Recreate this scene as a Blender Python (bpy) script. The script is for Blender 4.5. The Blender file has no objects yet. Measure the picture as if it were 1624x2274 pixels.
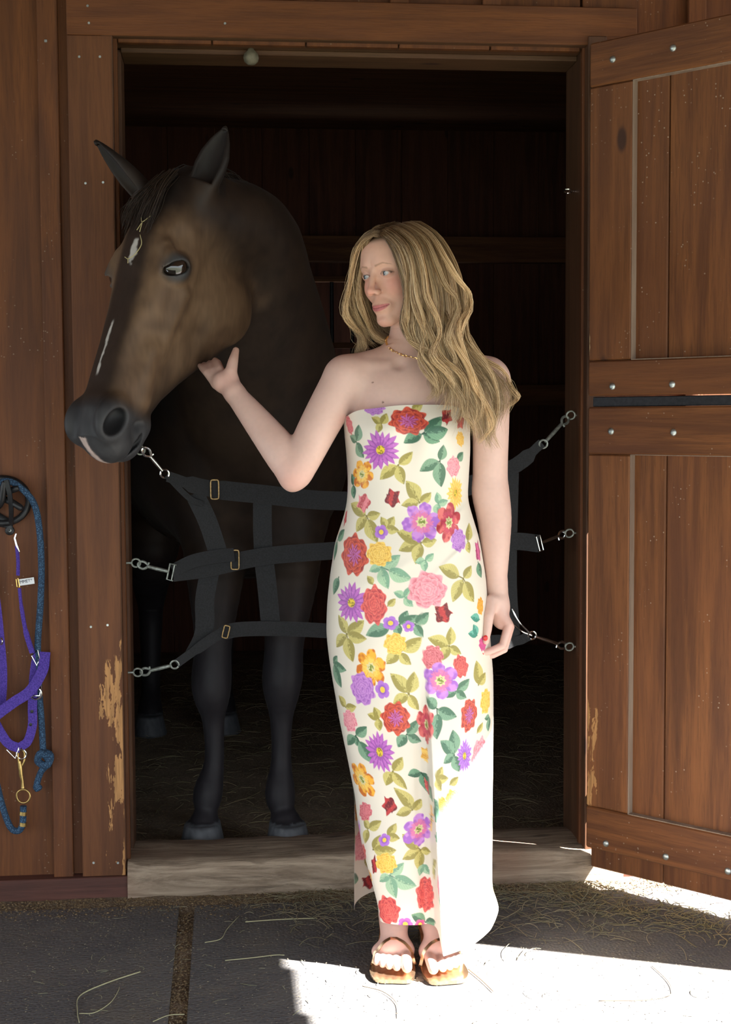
import bpy, bmesh, math, random
import numpy as np
from mathutils import Vector, Matrix

scene = bpy.context.scene
COL = scene.collection
random.seed(7)
rng = np.random.default_rng(7)

# ------------------------------------------------------------------ camera
CAM = np.array([-0.3315, -3.6954, 1.2502])
YAW, PITCH, ROLL, FPX = 0.0961, -0.0672, -0.0053, 3160.0
_f = np.array([math.sin(YAW) * math.cos(PITCH), math.cos(YAW) * math.cos(PITCH), math.sin(PITCH)])
_r = np.cross(_f, [0, 0, 1]); _r /= np.linalg.norm(_r); _u = np.cross(_r, _f)
_c, _s = math.cos(ROLL), math.sin(ROLL)
_r, _u = _c * _r + _s * _u, -_s * _r + _c * _u
cam_data = bpy.data.cameras.new('camera')
cam_data.sensor_fit = 'VERTICAL'
cam_data.sensor_height = 36.0
cam_data.lens = FPX / 2274 * 36.0
cam_data.clip_start = 0.05
cam = bpy.data.objects.new('camera', cam_data)
COL.objects.link(cam)
cam.matrix_world = Matrix((( _r[0], _u[0], -_f[0], CAM[0]), (_r[1], _u[1], -_f[1], CAM[1]),
                           (_r[2], _u[2], -_f[2], CAM[2]), (0, 0, 0, 1)))
scene.camera = cam

# ------------------------------------------------------------------ light
world = bpy.data.worlds.new('World'); scene.world = world
world.use_nodes = True
wn = world.node_tree.nodes; wn.clear()
wo = wn.new('ShaderNodeOutputWorld'); wb = wn.new('ShaderNodeBackground')
wb.inputs[0].default_value = (0.86, 0.94, 1.0, 1); wb.inputs[1].default_value = 1.45
world.node_tree.links.new(wb.outputs[0], wo.inputs[0])

SUN_AZ, SUN_EL = math.radians(22.5), math.radians(45)
sun_dir = Vector((math.cos(SUN_AZ) * math.cos(SUN_EL), -math.sin(SUN_AZ) * math.cos(SUN_EL), math.sin(SUN_EL)))
sl = bpy.data.lights.new('sun', 'SUN'); sl.energy = 36.0; sl.angle = math.radians(0.53); sl.color = (1.0, 0.96, 0.90)
sun = bpy.data.objects.new('sun', sl); COL.objects.link(sun)
sun.rotation_euler = sun_dir.to_track_quat('Z', 'Y').to_euler()
sun.location = (4, -3, 5)

scene.view_settings.view_transform = 'Standard'
scene.view_settings.look = 'None'
scene.view_settings.gamma = 1.0
scene.view_settings.use_curve_mapping = False
scene.view_settings.exposure = 1.06

# ------------------------------------------------------------------ helpers
def at(px, py, y):
    """world point where the photo's pixel ray meets the plane Y = y"""
    d = _f + (px - 812) / FPX * _r - (py - 1137) / FPX * _u
    return CAM + d * ((y - CAM[1]) / d[1])

def ground_at(px, py, z=0.0):
    d = _f + (px - 812) / FPX * _r - (py - 1137) / FPX * _u
    return CAM + d * ((z - CAM[2]) / d[2])

def tag(o, label=None, cat=None, group=None, kind=None):
    if label: o['label'] = label
    if cat: o['category'] = cat
    if group: o['group'] = group
    if kind: o['kind'] = kind
    return o

def empty(name, loc=(0, 0, 0), rz=0.0, parent=None):
    o = bpy.data.objects.new(name, None); COL.objects.link(o)
    o.empty_display_size = 0.05
    o.location = loc; o.rotation_euler = (0, 0, rz)
    if parent: o.parent = parent
    return o

def link(name, mesh, mats=None, parent=None, smooth=False):
    o = bpy.data.objects.new(name, mesh); COL.objects.link(o)
    if mats is not None:
        for m in (mats if isinstance(mats, (list, tuple)) else [mats]):
            mesh.materials.append(m)
    if parent: o.parent = parent
    if smooth:
        mesh.polygons.foreach_set('use_smooth', np.ones(len(mesh.polygons), dtype=bool))
    return o

def mesh_np(name, v, f):
    me = bpy.data.meshes.new(name)
    v = np.asarray(v, dtype=np.float32); f = np.asarray(f, dtype=np.int32)
    me.vertices.add(len(v)); me.vertices.foreach_set('co', v.ravel())
    k = f.shape[1]
    me.loops.add(f.size); me.loops.foreach_set('vertex_index', f.ravel())
    me.polygons.add(len(f)); me.polygons.foreach_set('loop_start', np.arange(0, f.size, k, dtype=np.int32))
    me.update(calc_edges=True); me.validate()
    return me

def set_color(me, cols, name='tint'):
    a = me.color_attributes.new(name, 'FLOAT_COLOR', 'POINT')
    c = np.ones((len(me.vertices), 4), dtype=np.float32); c[:, :3] = cols
    a.data.foreach_set('color', c.ravel())

class MB:
    """collects quads/tris of one part"""
    def __init__(s): s.v = []; s.f = []
    def add(s, v, f):
        o = len(s.v); s.v += [tuple(map(float, p)) for p in v]; s.f += [tuple(i + o for i in q) for q in f]; return s
    def box(s, x0, x1, y0, y1, z0, z1, bev=0.0):
        bm = bmesh.new(); bmesh.ops.create_cube(bm, size=1)
        for v in bm.verts:
            v.co = Vector(((x0 + x1) / 2 + v.co.x * (x1 - x0), (y0 + y1) / 2 + v.co.y * (y1 - y0), (z0 + z1) / 2 + v.co.z * (z1 - z0)))
        if bev: bmesh.ops.bevel(bm, geom=bm.edges[:], offset=bev, segments=1, affect='EDGES')
        bm.verts.index_update()
        s.add([v.co for v in bm.verts], [[v.index for v in f.verts] for f in bm.faces]); bm.free(); return s
    def tube(s, pts, r, n=8, closed=False, flat=1.0, up=None, caps=True):
        """round (or flattened) tube along points; r a number or a list"""
        P = [Vector(p) for p in pts]; m = len(P)
        rr = r if isinstance(r, (list, tuple, np.ndarray)) else [r] * m
        upv = Vector(up) if up else None; prev = None; V = []
        for i in range(m):
            if closed: t = P[(i + 1) % m] - P[i - 1]
            else: t = P[min(i + 1, m - 1)] - P[max(i - 1, 0)]
            t = t.normalized() if t.length > 1e-9 else Vector((0, 0, 1))
            if upv: a = upv - t * upv.dot(t)
            elif prev is None:
                a = Vector((0, 0, 1)) if abs(t.z) < .9 else Vector((1, 0, 0)); a = a - t * a.dot(t)
            else: a = prev - t * prev.dot(t)
            a.normalize(); prev = a; b = t.cross(a)
            for k in range(n):
                q = 2 * math.pi * k / n
                V.append(P[i] + a * (math.cos(q) * rr[i]) + b * (math.sin(q) * rr[i] * flat))
        F = []
        for i in range(m if closed else m - 1):
            j = (i + 1) % m
            for k in range(n):
                F.append((i * n + k, i * n + (k + 1) % n, j * n + (k + 1) % n, j * n + k))
        if caps and not closed:
            F.append(tuple(range(n))[::-1]); F.append(tuple((m - 1) * n + k for k in range(n)))
        return s.add(V, F)
    def strap(s, pts, width, normal, thick=0.003):
        """flat webbing along points; normal per point or one vector = direction the face looks"""
        P = [Vector(p) for p in pts]; m = len(P); V = []
        ws = width if isinstance(width, (list, tuple)) else [width] * m
        for i in range(m):
            t = (P[min(i + 1, m - 1)] - P[max(i - 1, 0)]).normalized()
            nn = Vector(normal[i]) if isinstance(normal[0], (list, tuple, Vector)) else Vector(normal)
            nn = (nn - t * nn.dot(t)).normalized(); w = nn.cross(t)
            for a, b in ((-1, -1), (1, -1), (1, 1), (-1, 1)):
                V.append(P[i] + w * (a * ws[i] / 2) + nn * (b * thick / 2))
        F = []
        for i in range(m - 1):
            for k in range(4):
                F.append((i * 4 + k, i * 4 + (k + 1) % 4, i * 4 + 4 + (k + 1) % 4, i * 4 + 4 + k))
        F.append((3, 2, 1, 0)); F.append(tuple((m - 1) * 4 + k for k in range(4)))
        return s.add(V, F)
    def lathe(s, prof, center, axis, n=14):
        """profile [(r, h)] spun about axis through center"""
        ax = Vector(axis).normalized(); a = ax.orthogonal().normalized(); b = ax.cross(a); c = Vector(center); V = []
        for r, h in prof:
            for k in range(n):
                q = 2 * math.pi * k / n
                V.append(c + ax * h + (a * math.cos(q) + b * math.sin(q)) * r)
        F = []
        for i in range(len(prof) - 1):
            for k in range(n):
                F.append((i * n + k, i * n + (k + 1) % n, (i + 1) * n + (k + 1) % n, (i + 1) * n + k))
        F.append(tuple(range(n))[::-1]); F.append(tuple((len(prof) - 1) * n + k for k in range(n)))
        return s.add(V, F)
    def build(s, name, mat, parent=None, smooth=False):
        me = bpy.data.meshes.new(name); me.from_pydata(s.v, [], s.f); me.update()
        bm = bmesh.new(); bm.from_mesh(me); bmesh.ops.recalc_face_normals(bm, faces=bm.faces); bm.to_mesh(me); bm.free()
        o = link(name, me, mat, parent, smooth)
        if smooth:
            me.set_sharp_from_angle(angle=math.radians(50))
        return o

def curve_pts(ctrl, n=8):
    """Catmull-Rom through control points"""
    P = [np.array(p, float) for p in ctrl]; P = [2 * P[0] - P[1]] + P + [2 * P[-1] - P[-2]]; out = []
    for i in range(1, len(P) - 2):
        for k in range(n):
            t = k / n
            out.append(.5 * ((2 * P[i]) + (P[i + 1] - P[i - 1]) * t + (2 * P[i - 1] - 5 * P[i] + 4 * P[i + 1] - P[i + 2]) * t * t
                             + (-P[i - 1] + 3 * P[i] - 3 * P[i + 1] + P[i + 2]) * t ** 3))
    out.append(P[-2]); return out

# ------------------------------------------------------------------ materials
class NT:
    def __init__(s, name):
        s.m = bpy.data.materials.new(name); s.m.use_nodes = True; s.t = s.m.node_tree; s.t.nodes.clear()
        s.out = s.n('ShaderNodeOutputMaterial'); s.b = s.n('ShaderNodeBsdfPrincipled'); s.l(s.b.outputs[0], s.out.inputs[0])
    def n(s, typ, **kw):
        x = s.t.nodes.new(typ)
        for k, v in kw.items(): setattr(x, k, v)
        return x
    def l(s, a, b): s.t.links.new(a, b)
    def put(s, sock, v):
        if hasattr(v, 'links'): s.l(v, sock)
        else: sock.default_value = v
    def math(s, op, a, b=0.0, c=None, clamp=False):
        x = s.n('ShaderNodeMath', operation=op, use_clamp=clamp); s.put(x.inputs[0], a); s.put(x.inputs[1], b)
        if c is not None: s.put(x.inputs[2], c)
        return x.outputs[0]
    def mix(s, f, a, b, mode='MIX'):
        x = s.n('ShaderNodeMix', data_type='RGBA', blend_type=mode); s.put(x.inputs[0], f)
        s.put(x.inputs[6], a if hasattr(a, 'links') else (*a, 1)); s.put(x.inputs[7], b if hasattr(b, 'links') else (*b, 1))
        return x.outputs[2]
    def rng(s, v, a, b, c=0.0, d=1.0, smooth=True):
        x = s.n('ShaderNodeMapRange', interpolation_type='SMOOTHSTEP' if smooth else 'LINEAR')
        s.put(x.inputs[0], v)
        for i, q in enumerate((a, b, c, d)): x.inputs[i + 1].default_value = q
        return x.outputs[0]
    def coord(s, scale=(1, 1, 1), rand=False):
        tc = s.n('ShaderNodeTexCoord'); v = tc.outputs['Object']
        if rand:
            oi = s.n('ShaderNodeObjectInfo'); ad = s.n('ShaderNodeVectorMath', operation='MULTIPLY_ADD')
            s.l(oi.outputs['Random'], ad.inputs[0]); ad.inputs[1].default_value = (13.1, 7.7, 21.3); s.l(v, ad.inputs[2]); v = ad.outputs[0]
        mp = s.n('ShaderNodeMapping'); s.l(v, mp.inputs[0]); mp.inputs['Scale'].default_value = scale
        return mp.outputs[0]
    def noise(s, v, scale, detail=4, rough=.55, dist=0.0):
        x = s.n('ShaderNodeTexNoise'); s.l(v, x.inputs['Vector']); x.inputs['Scale'].default_value = scale
        x.inputs['Detail'].default_value = detail; x.inputs['Roughness'].default_value = rough; x.inputs['Distortion'].default_value = dist
        return x.outputs['Fac']
    def bump(s, h, strength=.3, dist=.002):
        x = s.n('ShaderNodeBump'); s.l(h, x.inputs['Height']); x.inputs['Strength'].default_value = strength
        x.inputs['Distance'].default_value = dist; s.l(x.outputs[0], s.b.inputs['Normal'])
    def base(s, c): s.put(s.b.inputs['Base Color'], c if hasattr(c, 'links') else (*c, 1))
    def rough(s, v): s.put(s.b.inputs['Roughness'], v)

def wood(name, grain='z', a=(.172, .056, .0125), b=(.078, .024, .0058), chip=None, rough=.62, knots=True, specks=.0, chipcol=(.50, .25, .09)):
    """stained timber; chip = (axis, edge position, reach, z0, z1) bares raw wood along a worn edge"""
    t = NT(name)
    sc = {'z': (9, 9, .55), 'x': (.55, 9, 9), 'y': (9, .55, 9)}[grain]
    v = t.coord(sc, True)
    n1 = t.noise(v, 3.0, 6, .6, .6)
    vf = t.coord(tuple(q * 4 for q in sc), True); n2 = t.noise(vf, 6, 3, .6, .3)
    vb = t.coord((1.3, 1.3, 1.3), True); n3 = t.noise(vb, 1.6, 3)
    col = t.mix(t.rng(n1, .32, .68), b, a)
    col = t.mix(t.math('MULTIPLY', t.rng(n2, .45, .75), .45), col, tuple(q * .55 for q in b))
    col = t.mix(t.math('MULTIPLY', t.rng(n3, .35, .7), .35), col, (.13, .045, .022))
    oi = t.n('ShaderNodeObjectInfo')
    col = t.mix(t.math('MULTIPLY', oi.outputs['Random'], .30), col, tuple(q * .6 for q in a))
    h = n2
    if knots:
        vk = t.coord({'z': (5, 5, 2.2), 'x': (2.2, 5, 5), 'y': (5, 2.2, 5)}[grain], True)
        vo = t.n('ShaderNodeTexVoronoi'); t.l(vk, vo.inputs['Vector']); vo.inputs['Scale'].default_value = 1.1
        k = t.rng(vo.outputs['Distance'], .05, .10, 1, 0)
        col = t.mix(t.math('MULTIPLY', k, .85), col, (.035, .015, .01))
    if specks:
        vs = t.coord((1, 1, 1), True); sp = t.n('ShaderNodeTexVoronoi'); t.l(vs, sp.inputs['Vector']); sp.inputs['Scale'].default_value = 70
        ns = t.noise(vs, 9, 2); m = t.math('MULTIPLY', t.rng(sp.outputs['Distance'], .10, .16, 1, 0), t.rng(ns, .52, .62))
        col = t.mix(t.math('MULTIPLY', m, specks), col, (.5, .40, .30))
    if chip:
        ax, pos, reach, z0, z1 = chip
        tc = t.n('ShaderNodeTexCoord'); se = t.n('ShaderNodeSeparateXYZ'); t.l(tc.outputs['Object'], se.inputs[0])
        d = t.math('ABSOLUTE', t.math('SUBTRACT', se.outputs[ax], pos))
        vc = t.coord((14, 14, 3.0)); nc = t.noise(vc, 1.6, 5, .65, .4)
        w = t.math('MULTIPLY', t.rng(nc, .45, .66), reach)
        zz = t.math('MULTIPLY', t.rng(se.outputs[2], z0 - .04, z0 + .05), t.rng(se.outputs[2], z1 - .1, z1 + .06, 1, 0))
        e = t.math('SUBTRACT', t.math('MULTIPLY', w, zz), d)
        m = t.rng(e, -.001, .003)
        raw = t.mix(t.rng(t.noise(vf, 5, 4), .35, .7), chipcol, tuple(q * .6 for q in chipcol))
        col = t.mix(m, col, raw); h = t.math('SUBTRACT', n2, t.math('MULTIPLY', m, .8))
    t.base(col); t.rough(rough); t.b.inputs['Specular IOR Level'].default_value = .35
    t.bump(h, .35, .0015)
    return t.m

def plain(name, col, rough=.5, metal=0.0, var=.12, scale=40, bump=.0, spec=.5):
    t = NT(name); v = t.coord((1, 1, 1), True); n = t.noise(v, scale, 4)
    t.base(t.mix(t.rng(n, .3, .7), tuple(q * (1 - var) for q in col), tuple(min(1, q * (1 + var)) for q in col)))
    t.rough(rough); t.b.inputs['Metallic'].default_value = metal; t.b.inputs['Specular IOR Level'].default_value = spec
    if bump: t.bump(n, bump, .001)
    return t.m

def sill_wood(name, grain, a, b, rough):
    """grey weathered beam: swirling open grain, knots and cracks"""
    t = NT(name); v = t.coord((1.1, 10, 10)); n1 = t.noise(v, 2.4, 8, .68, 1.6); v2 = t.coord((2, 26, 26)); n2 = t.noise(v2, 3, 6, .7, 1.0); nb = t.noise(t.coord((1, 1, 1)), 4, 4)
    c = t.mix(t.rng(n1, .3, .7), b, a); c = t.mix(t.rng(n2, .50, .72, 0, .7), c, tuple(q * .45 for q in b)); c = t.mix(t.rng(nb, .5, .75, 0, .5), c, (.20, .10, .06))
    vo = t.n('ShaderNodeTexVoronoi'); t.l(t.coord((3.2, 9, 9)), vo.inputs['Vector']); vo.inputs['Scale'].default_value = 1.0
    c = t.mix(t.rng(vo.outputs['Distance'], .06, .16, .8, 0), c, (.06, .035, .022))
    t.base(c); t.rough(rough); t.bump(t.math('ADD', n1, n2), .8, .004); return t.m
M = {}
M['wood_v'] = wood('stained_board_vertical', 'z', specks=.25)
M['wood_h'] = wood('stained_board_horizontal', 'x')
M['casing'] = wood('stained_casing_worn_edge', 'z', a=(.185, .066, .020), b=(.085, .028, .009), chip=(0, -.612, .085, .06, .66))
M['jamb'] = wood('stained_jamb', 'z', a=(.12, .055, .026), b=(.055, .024, .011))
M['jamb_h'] = wood('stained_head_jamb', 'x', a=(.13, .065, .028), b=(.06, .028, .012))
M['skirt'] = wood('red_brown_skirt_board', 'x', a=(.115, .043, .032), b=(.055, .021, .016))
M['sill'] = sill_wood('weathered_sill_timber', 'x', a=(.42, .33, .24), b=(.17, .12, .08), rough=.8)
M['door_v'] = wood('stained_door_board', 'z', a=(.215, .078, .022), b=(.10, .034, .0105), specks=.55)
M['door_stile'] = wood('stained_door_stile', 'z', a=(.225, .083, .025), b=(.105, .036, .0115), specks=.35, chip=(0, 0.0, .075, .205, .50))
M['door_stile_up'] = wood('stained_upper_stile', 'z', a=(.225, .083, .025), b=(.105, .036, .0115), specks=.3, chip=(0, 0.0, .035, 1.40, 1.62), chipcol=(.42, .28, .15))
M['door_h'] = wood('stained_door_rail', 'x', a=(.215, .078, .022), b=(.10, .034, .0105), specks=.35)
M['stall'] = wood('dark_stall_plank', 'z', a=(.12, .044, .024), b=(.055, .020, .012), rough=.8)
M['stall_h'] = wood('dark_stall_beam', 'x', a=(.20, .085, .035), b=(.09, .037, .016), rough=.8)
M['zinc'] = plain('dull_galvanised_steel', (.50, .54, .52), .42, .85, .2, 60, .1)
M['steel'] = plain('bright_chrome_steel', (.75, .75, .74), .18, 1.0, .05)
M['iron'] = plain('black_cast_iron', (.018, .018, .02), .42, .3, .3, 50, .3)
M['brass'] = plain('worn_brass', (.55, .38, .14), .34, .9, .25, 80)
M['black_strip'] = plain('black_angle_iron', (.022, .022, .026), .5, .4, .3, 90, .3)

def board(name, x0, x1, y0, y1, z0, z1, mat, parent=None, bev=.002):
    return MB().box(x0, x1, y0, y1, z0, z1, bev).build(name, mat, parent)

def struct(o, label, cat):
    return tag(o, label, cat, kind='structure')
# ------------------------------------------------------------------ ground
def ground_mat():
    t = NT('dirt_with_chaff'); v = t.coord((1, 1, 1)); n = t.noise(v, 6, 6, .7); n2 = t.noise(v, 120, 3, .7)
    vo = t.n('ShaderNodeTexVoronoi'); t.l(v, vo.inputs['Vector']); vo.inputs['Scale'].default_value = 110
    c = t.mix(t.rng(n, .35, .65), (.13, .095, .062), (.21, .16, .11))
    c = t.mix(t.rng(n2, .55, .7), c, (.38, .29, .18))
    c = t.mix(t.rng(vo.outputs['Distance'], .1, .22, .5, 0), c, (.5, .4, .25))
    t.base(c); t.rough(.95); t.bump(t.math('ADD', n2, t.math('MULTIPLY', vo.outputs['Distance'], .7)), .8, .006); return t.m
M['dirt'] = ground_mat()
def grid(x0, x1, y0, y1, nx, ny, zf):
    X, Y = np.meshgrid(np.linspace(x0, x1, nx), np.linspace(y0, y1, ny)); Z = zf(X, Y)
    v = np.stack([X.ravel(), Y.ravel(), Z.ravel()], 1)
    i = np.arange(nx * ny).reshape(ny, nx); f = np.stack([i[:-1, :-1].ravel(), i[:-1, 1:].ravel(), i[1:, 1:].ravel(), i[1:, :-1].ravel()], 1)
    return v, f
def lumps(X, Y, s=1.0):
    return s * (.004 * np.sin(9.1 * X + 3 * np.sin(4 * Y)) * np.cos(11.3 * Y + 1.3) + .003 * np.sin(31 * X + 2 * np.cos(17 * Y)) * np.sin(27 * Y))
bank = lambda X, Y: -.012 + lumps(X, Y) + .014 * np.exp(-((Y - .0) / .07) ** 2)
v, f = grid(-3, 3, -1.8, .03, 240, 110, bank)
g = link('ground', mesh_np('ground', v, f), M['dirt'], smooth=True)
struct(g, 'brown dirt strip with chaff between the mats and the barn wall', 'ground')
v, f = grid(-14, 14, -16, -1.79, 12, 8, lambda X, Y: -.012 + 0 * X)
M['gravel'] = plain('grey_green_gravel_yard', (.055, .062, .045), .95, 0, .4, 3)
yd = link('yard', mesh_np('yard', v, f), M['gravel']); struct(yd, 'sunny grey green gravel yard in front of the barn', 'ground')

def mat_material():
    t = NT('rubber_mat_dimpled'); v = t.coord((1, 1, 1)); vo = t.n('ShaderNodeTexVoronoi'); t.l(v, vo.inputs['Vector'])
    vo.inputs['Scale'].default_value = 120; vo.inputs['Randomness'].default_value = .7
    n = t.noise(v, 5, 6, .7); n2 = t.noise(v, 150, 2, .6)
    c = t.mix(t.rng(n, .35, .68), (.072, .073, .080), (.125, .120, .115))
    c = t.mix(t.rng(vo.outputs['Distance'], .25, .6, 0, .5), c, (.13, .125, .125))
    nd = t.noise(v, 2.2, 8, .75); c = t.mix(t.rng(nd, .48, .68, 0, .55), c, (.17, .145, .11)); c = t.mix(t.rng(n2, .60, .72), c, (.27, .22, .16))
    t.base(c); t.rough(.72); t.bump(t.math('SUBTRACT', 1.0, vo.outputs['Distance']), .7, .003); return t.m
M['mat'] = mat_material()
def floor_mat(x0, x1, y0, y1, label):
    v, f = grid(x0, x1, y0, y1, 60, 40, lambda X, Y: .0005 * np.sin(5 * X + 2 * Y) + .0003 * np.sin(13 * Y + 4 * X))
    mb = MB().add(v, f)
    per = list(range(60)) + [60 * j + 59 for j in range(1, 40)] + [60 * 39 + i for i in range(58, -1, -1)] + [60 * j for j in range(38, 0, -1)]
    n = len(mb.v)
    for i in per: p = mb.v[i]; mb.v.append((p[0], p[1], -.02))
    L = len(per)
    for k in range(L): mb.f.append((per[k], per[(k + 1) % L], n + (k + 1) % L, n + k))
    o = mb.build('rubber_mat', M['mat'], smooth=True)
    return tag(o, label, 'floor mat', 'rubber floor mats before the stall')
floor_mat(-1.9, -.470, -1.75, -.085, 'dark grey dimpled rubber mat left of the dirt filled gap')
floor_mat(-.430, 1.9, -1.75, -.095, 'large grey rubber mat under the woman, partly in sunlight')

# ------------------------------------------------------------------ barn wall around the opening
wl = empty('wall_left', (-.7, .03, 0)); struct(wl, 'board and batten barn wall left of the stall opening', 'wall')
def wpart(name, x0, x1, y0, y1, z0, z1, mat, par, bev=.002):
    o = board(name, x0, x1, y0, y1, z0, z1, mat, None, bev); o.parent = par; o.matrix_parent_inverse = Matrix.Translation(-Vector(par.location)); return o
xs = [-.772 - .30 * k for k in range(10)]
for k in range(9):
    wpart('siding_board', xs[k + 1] + .002, xs[k] - .002, .028, .05, .05, 2.95, M['wood_v'], wl)
for k in range(10):
    wpart('batten', xs[k] - .024, xs[k] + .026, .004, .029, .054, 2.95, M['wood_v'], wl)
wpart('siding_board', -.769, -.60, .028, .05, .05, 2.95, M['wood_v'], wl)
wpart('nail', -.778, -.771, .002, .006, 2.19, 2.197, M['zinc'], wl, .001)

wr = empty('wall_right', (.7, .03, 0)); struct(wr, 'board and batten barn wall behind the open half doors', 'wall')
for k in range(9):
    wpart('siding_board', .605 + .30 * k, .903 + .30 * k, .028, .05, .05, 2.95, M['wood_v'], wr)
for k in range(9):
    wpart('batten', .881 + .30 * k, .929 + .30 * k, .004, .029, .054, 2.95, M['wood_v'], wr)
wt = empty('wall_top', (0, .03, 2.31)); struct(wt, 'vertical boards of the barn wall above the stall opening', 'wall')
for k in range(5):
    wpart('siding_board', -.598 + .24 * k, -.362 + .24 * k, .028, .05, 2.2, 2.95, M['wood_v'], wt)
for k in range(4):
    wpart('batten', -.384 + .24 * k, -.336 + .24 * k, .004, .029, 2.305, 2.95, M['wood_v'], wt)

c = board('trim_1', -.722, -.611, 0, .03, .05, 2.209, M['casing']); struct(c, 'worn brown vertical casing board left of the stall opening', 'trim')
for q in ((176, 126), (222, 126), (190, 407), (229, 405), (202, 1392), (239, 1388), (208, 1916), (262, 1916)):
    p = at(q[0], q[1], 0)
    n = MB().lathe([(.0035, 0), (.0030, .0015)], (p[0], 0, p[2]), (0, -1, 0), 8).build('nail', M['zinc'], c)
c = board('trim_2', -.722, .741, -.004, .03, 2.209, 2.305, M['wood_h']); struct(c, 'long brown head board across the top of the opening', 'trim')
for q in ((195, 14), (198, 52), (500, 53)):
    p = at(q[0], q[1], 0)
    MB().lathe([(.0035, 0), (.0030, .0015)], (p[0], -.004, p[2]), (0, -1, 0), 8).build('nail', M['zinc'], c)
c = board('trim_3', -.64, -.609, .001, .235, .07, 2.23, M['jamb']); struct(c, 'left inner jamb of the stall opening', 'trim')
st = board('stop_strip', -.609, -.597, .12, .235, .08, 2.205, M['jamb'], c)
c = board('trim_4', .611, .66, -.01, .235, .07, 2.23, M['jamb']); struct(c, 'right inner jamb beside the hinges', 'trim')
c = board('trim_5', -.609, .611, .001, .235, 2.2085, 2.24, M['jamb_h']); struct(c, 'underside head jamb across the top of the opening', 'trim')
st = board('stop_strip', -.597, .611, .11, .235, 2.195, 2.2085, M['jamb_h'], c)
c = board('baseboard_left', -3.5, -.585, -.012, .05, -.03, .056, M['skirt']); struct(c, 'reddish brown skirt board at the foot of the left wall', 'baseboard')
c = board('baseboard_right', .705, 3.4, -.002, .05, -.03, .056, M['skirt']); struct(c, 'reddish brown skirt board right of the doorway', 'baseboard')

# weathered sill: uneven timber
def sill():
    nx, prof = 130, []
    P = [(-.022, -.03), (-.022, .02), (-.020, .06), (-.016, .082), (-.006, .090), (.03, .091), (.08, .090), (.14, .090), (.20, .087), (.235, .07), (.235, -.03)]
    xs = np.linspace(-.605, .715, nx); V = []
    for i, x in enumerate(xs):
        for j, (y, z) in enumerate(P):
            w = .006 * math.sin(7 * x + 1) + .003 * math.sin(23 * x + j) + .002 * math.sin(61 * x + 2 * j)
            top = 1.0 if 2 <= j <= 8 else 0.3
            V.append((x, y + .5 * w * (1 if j < 5 else .3), z + w * top * (.9 if j in (3, 4) else .45)))
    m = len(P); F = []
    for i in range(nx - 1):
        for j in range(m - 1): F.append((i * m + j, (i + 1) * m + j, (i + 1) * m + j + 1, i * m + j + 1))
    F.append(tuple(range(m))); F.append(tuple((nx - 1) * m + j for j in range(m))[::-1])
    return MB().add(V, F).build('trim_6', M['sill'], smooth=True)
struct(sill(), 'weathered grey timber sill at the foot of the opening', 'sill')

# ------------------------------------------------------------------ inside of the stall
fl = MB().box(-2.2, 1.9, .2, 3.95, -.05, .03).build('floor', M['dirt']); struct(fl, 'dark bedded floor inside the stall', 'floor')
wb_ = empty('wall_back', (0, 3.7, 0)); struct(wb_, 'dark plank wall at the back of the stall', 'wall')
k = 0
for i in range(18):
    x0 = -2.3 + .24 * i
    inwin = (-.03 < x0 + .12 < .75)
    if inwin:
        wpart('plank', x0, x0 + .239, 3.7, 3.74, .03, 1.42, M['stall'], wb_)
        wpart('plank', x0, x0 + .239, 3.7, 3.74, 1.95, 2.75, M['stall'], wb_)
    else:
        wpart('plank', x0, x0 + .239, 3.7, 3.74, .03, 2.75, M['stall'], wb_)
bk = board('wall_outer', -2.4, 2.1, 4.62, 4.66, 0, 2.76, M['stall']); struct(bk, 'dark far wall of the aisle seen through the grille', 'wall')
for sx in (-2.4, 2.06): struct(board('wall_aisle_side', sx, sx + .04, 3.7, 4.66, 0, 2.76, M['stall']), 'dark end wall of the rear aisle, %s' % ('left' if sx < 0 else 'right'), 'wall')
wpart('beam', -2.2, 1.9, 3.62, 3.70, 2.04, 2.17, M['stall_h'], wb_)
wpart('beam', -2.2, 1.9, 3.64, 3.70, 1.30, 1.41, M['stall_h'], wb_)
w1 = empty('window_1', (.36, 3.7, 1.42)); struct(w1, 'barred grille opening in the back wall of the stall', 'window')
for z in (1.42, 1.60, 1.94):
    wpart('frame_rail', -.02, .74, 3.66, 3.69, z, z + .03, M['stall_h'], w1)
for i in range(8):
    x = .0 + .105 * i
    o = MB().tube([(x, 3.675, 1.42), (x, 3.675, 1.95)], .011, 8).build('bar', M['iron'], w1, True); o.matrix_parent_inverse = Matrix.Translation(-Vector(w1.location))
for nm, x0, x1 in (('wall_stall_left', -2.24, -2.2), ('wall_stall_right', 1.9, 1.94)):
    e = empty(nm, (x0, 1.9, 0)); struct(e, 'dark plank partition on the %s of the stall' % ('left' if x0 < 0 else 'right'), 'wall')
    for i in range(11):
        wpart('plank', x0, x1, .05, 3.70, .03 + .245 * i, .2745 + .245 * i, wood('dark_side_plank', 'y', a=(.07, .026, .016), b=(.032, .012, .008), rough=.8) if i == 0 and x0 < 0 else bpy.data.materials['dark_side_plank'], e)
cl = board('ceiling', -2.4, 2.1, .0, 4.7, 2.72, 2.76, M['stall_h']); struct(cl, 'dark board ceiling above the stall', 'ceiling')
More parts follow.
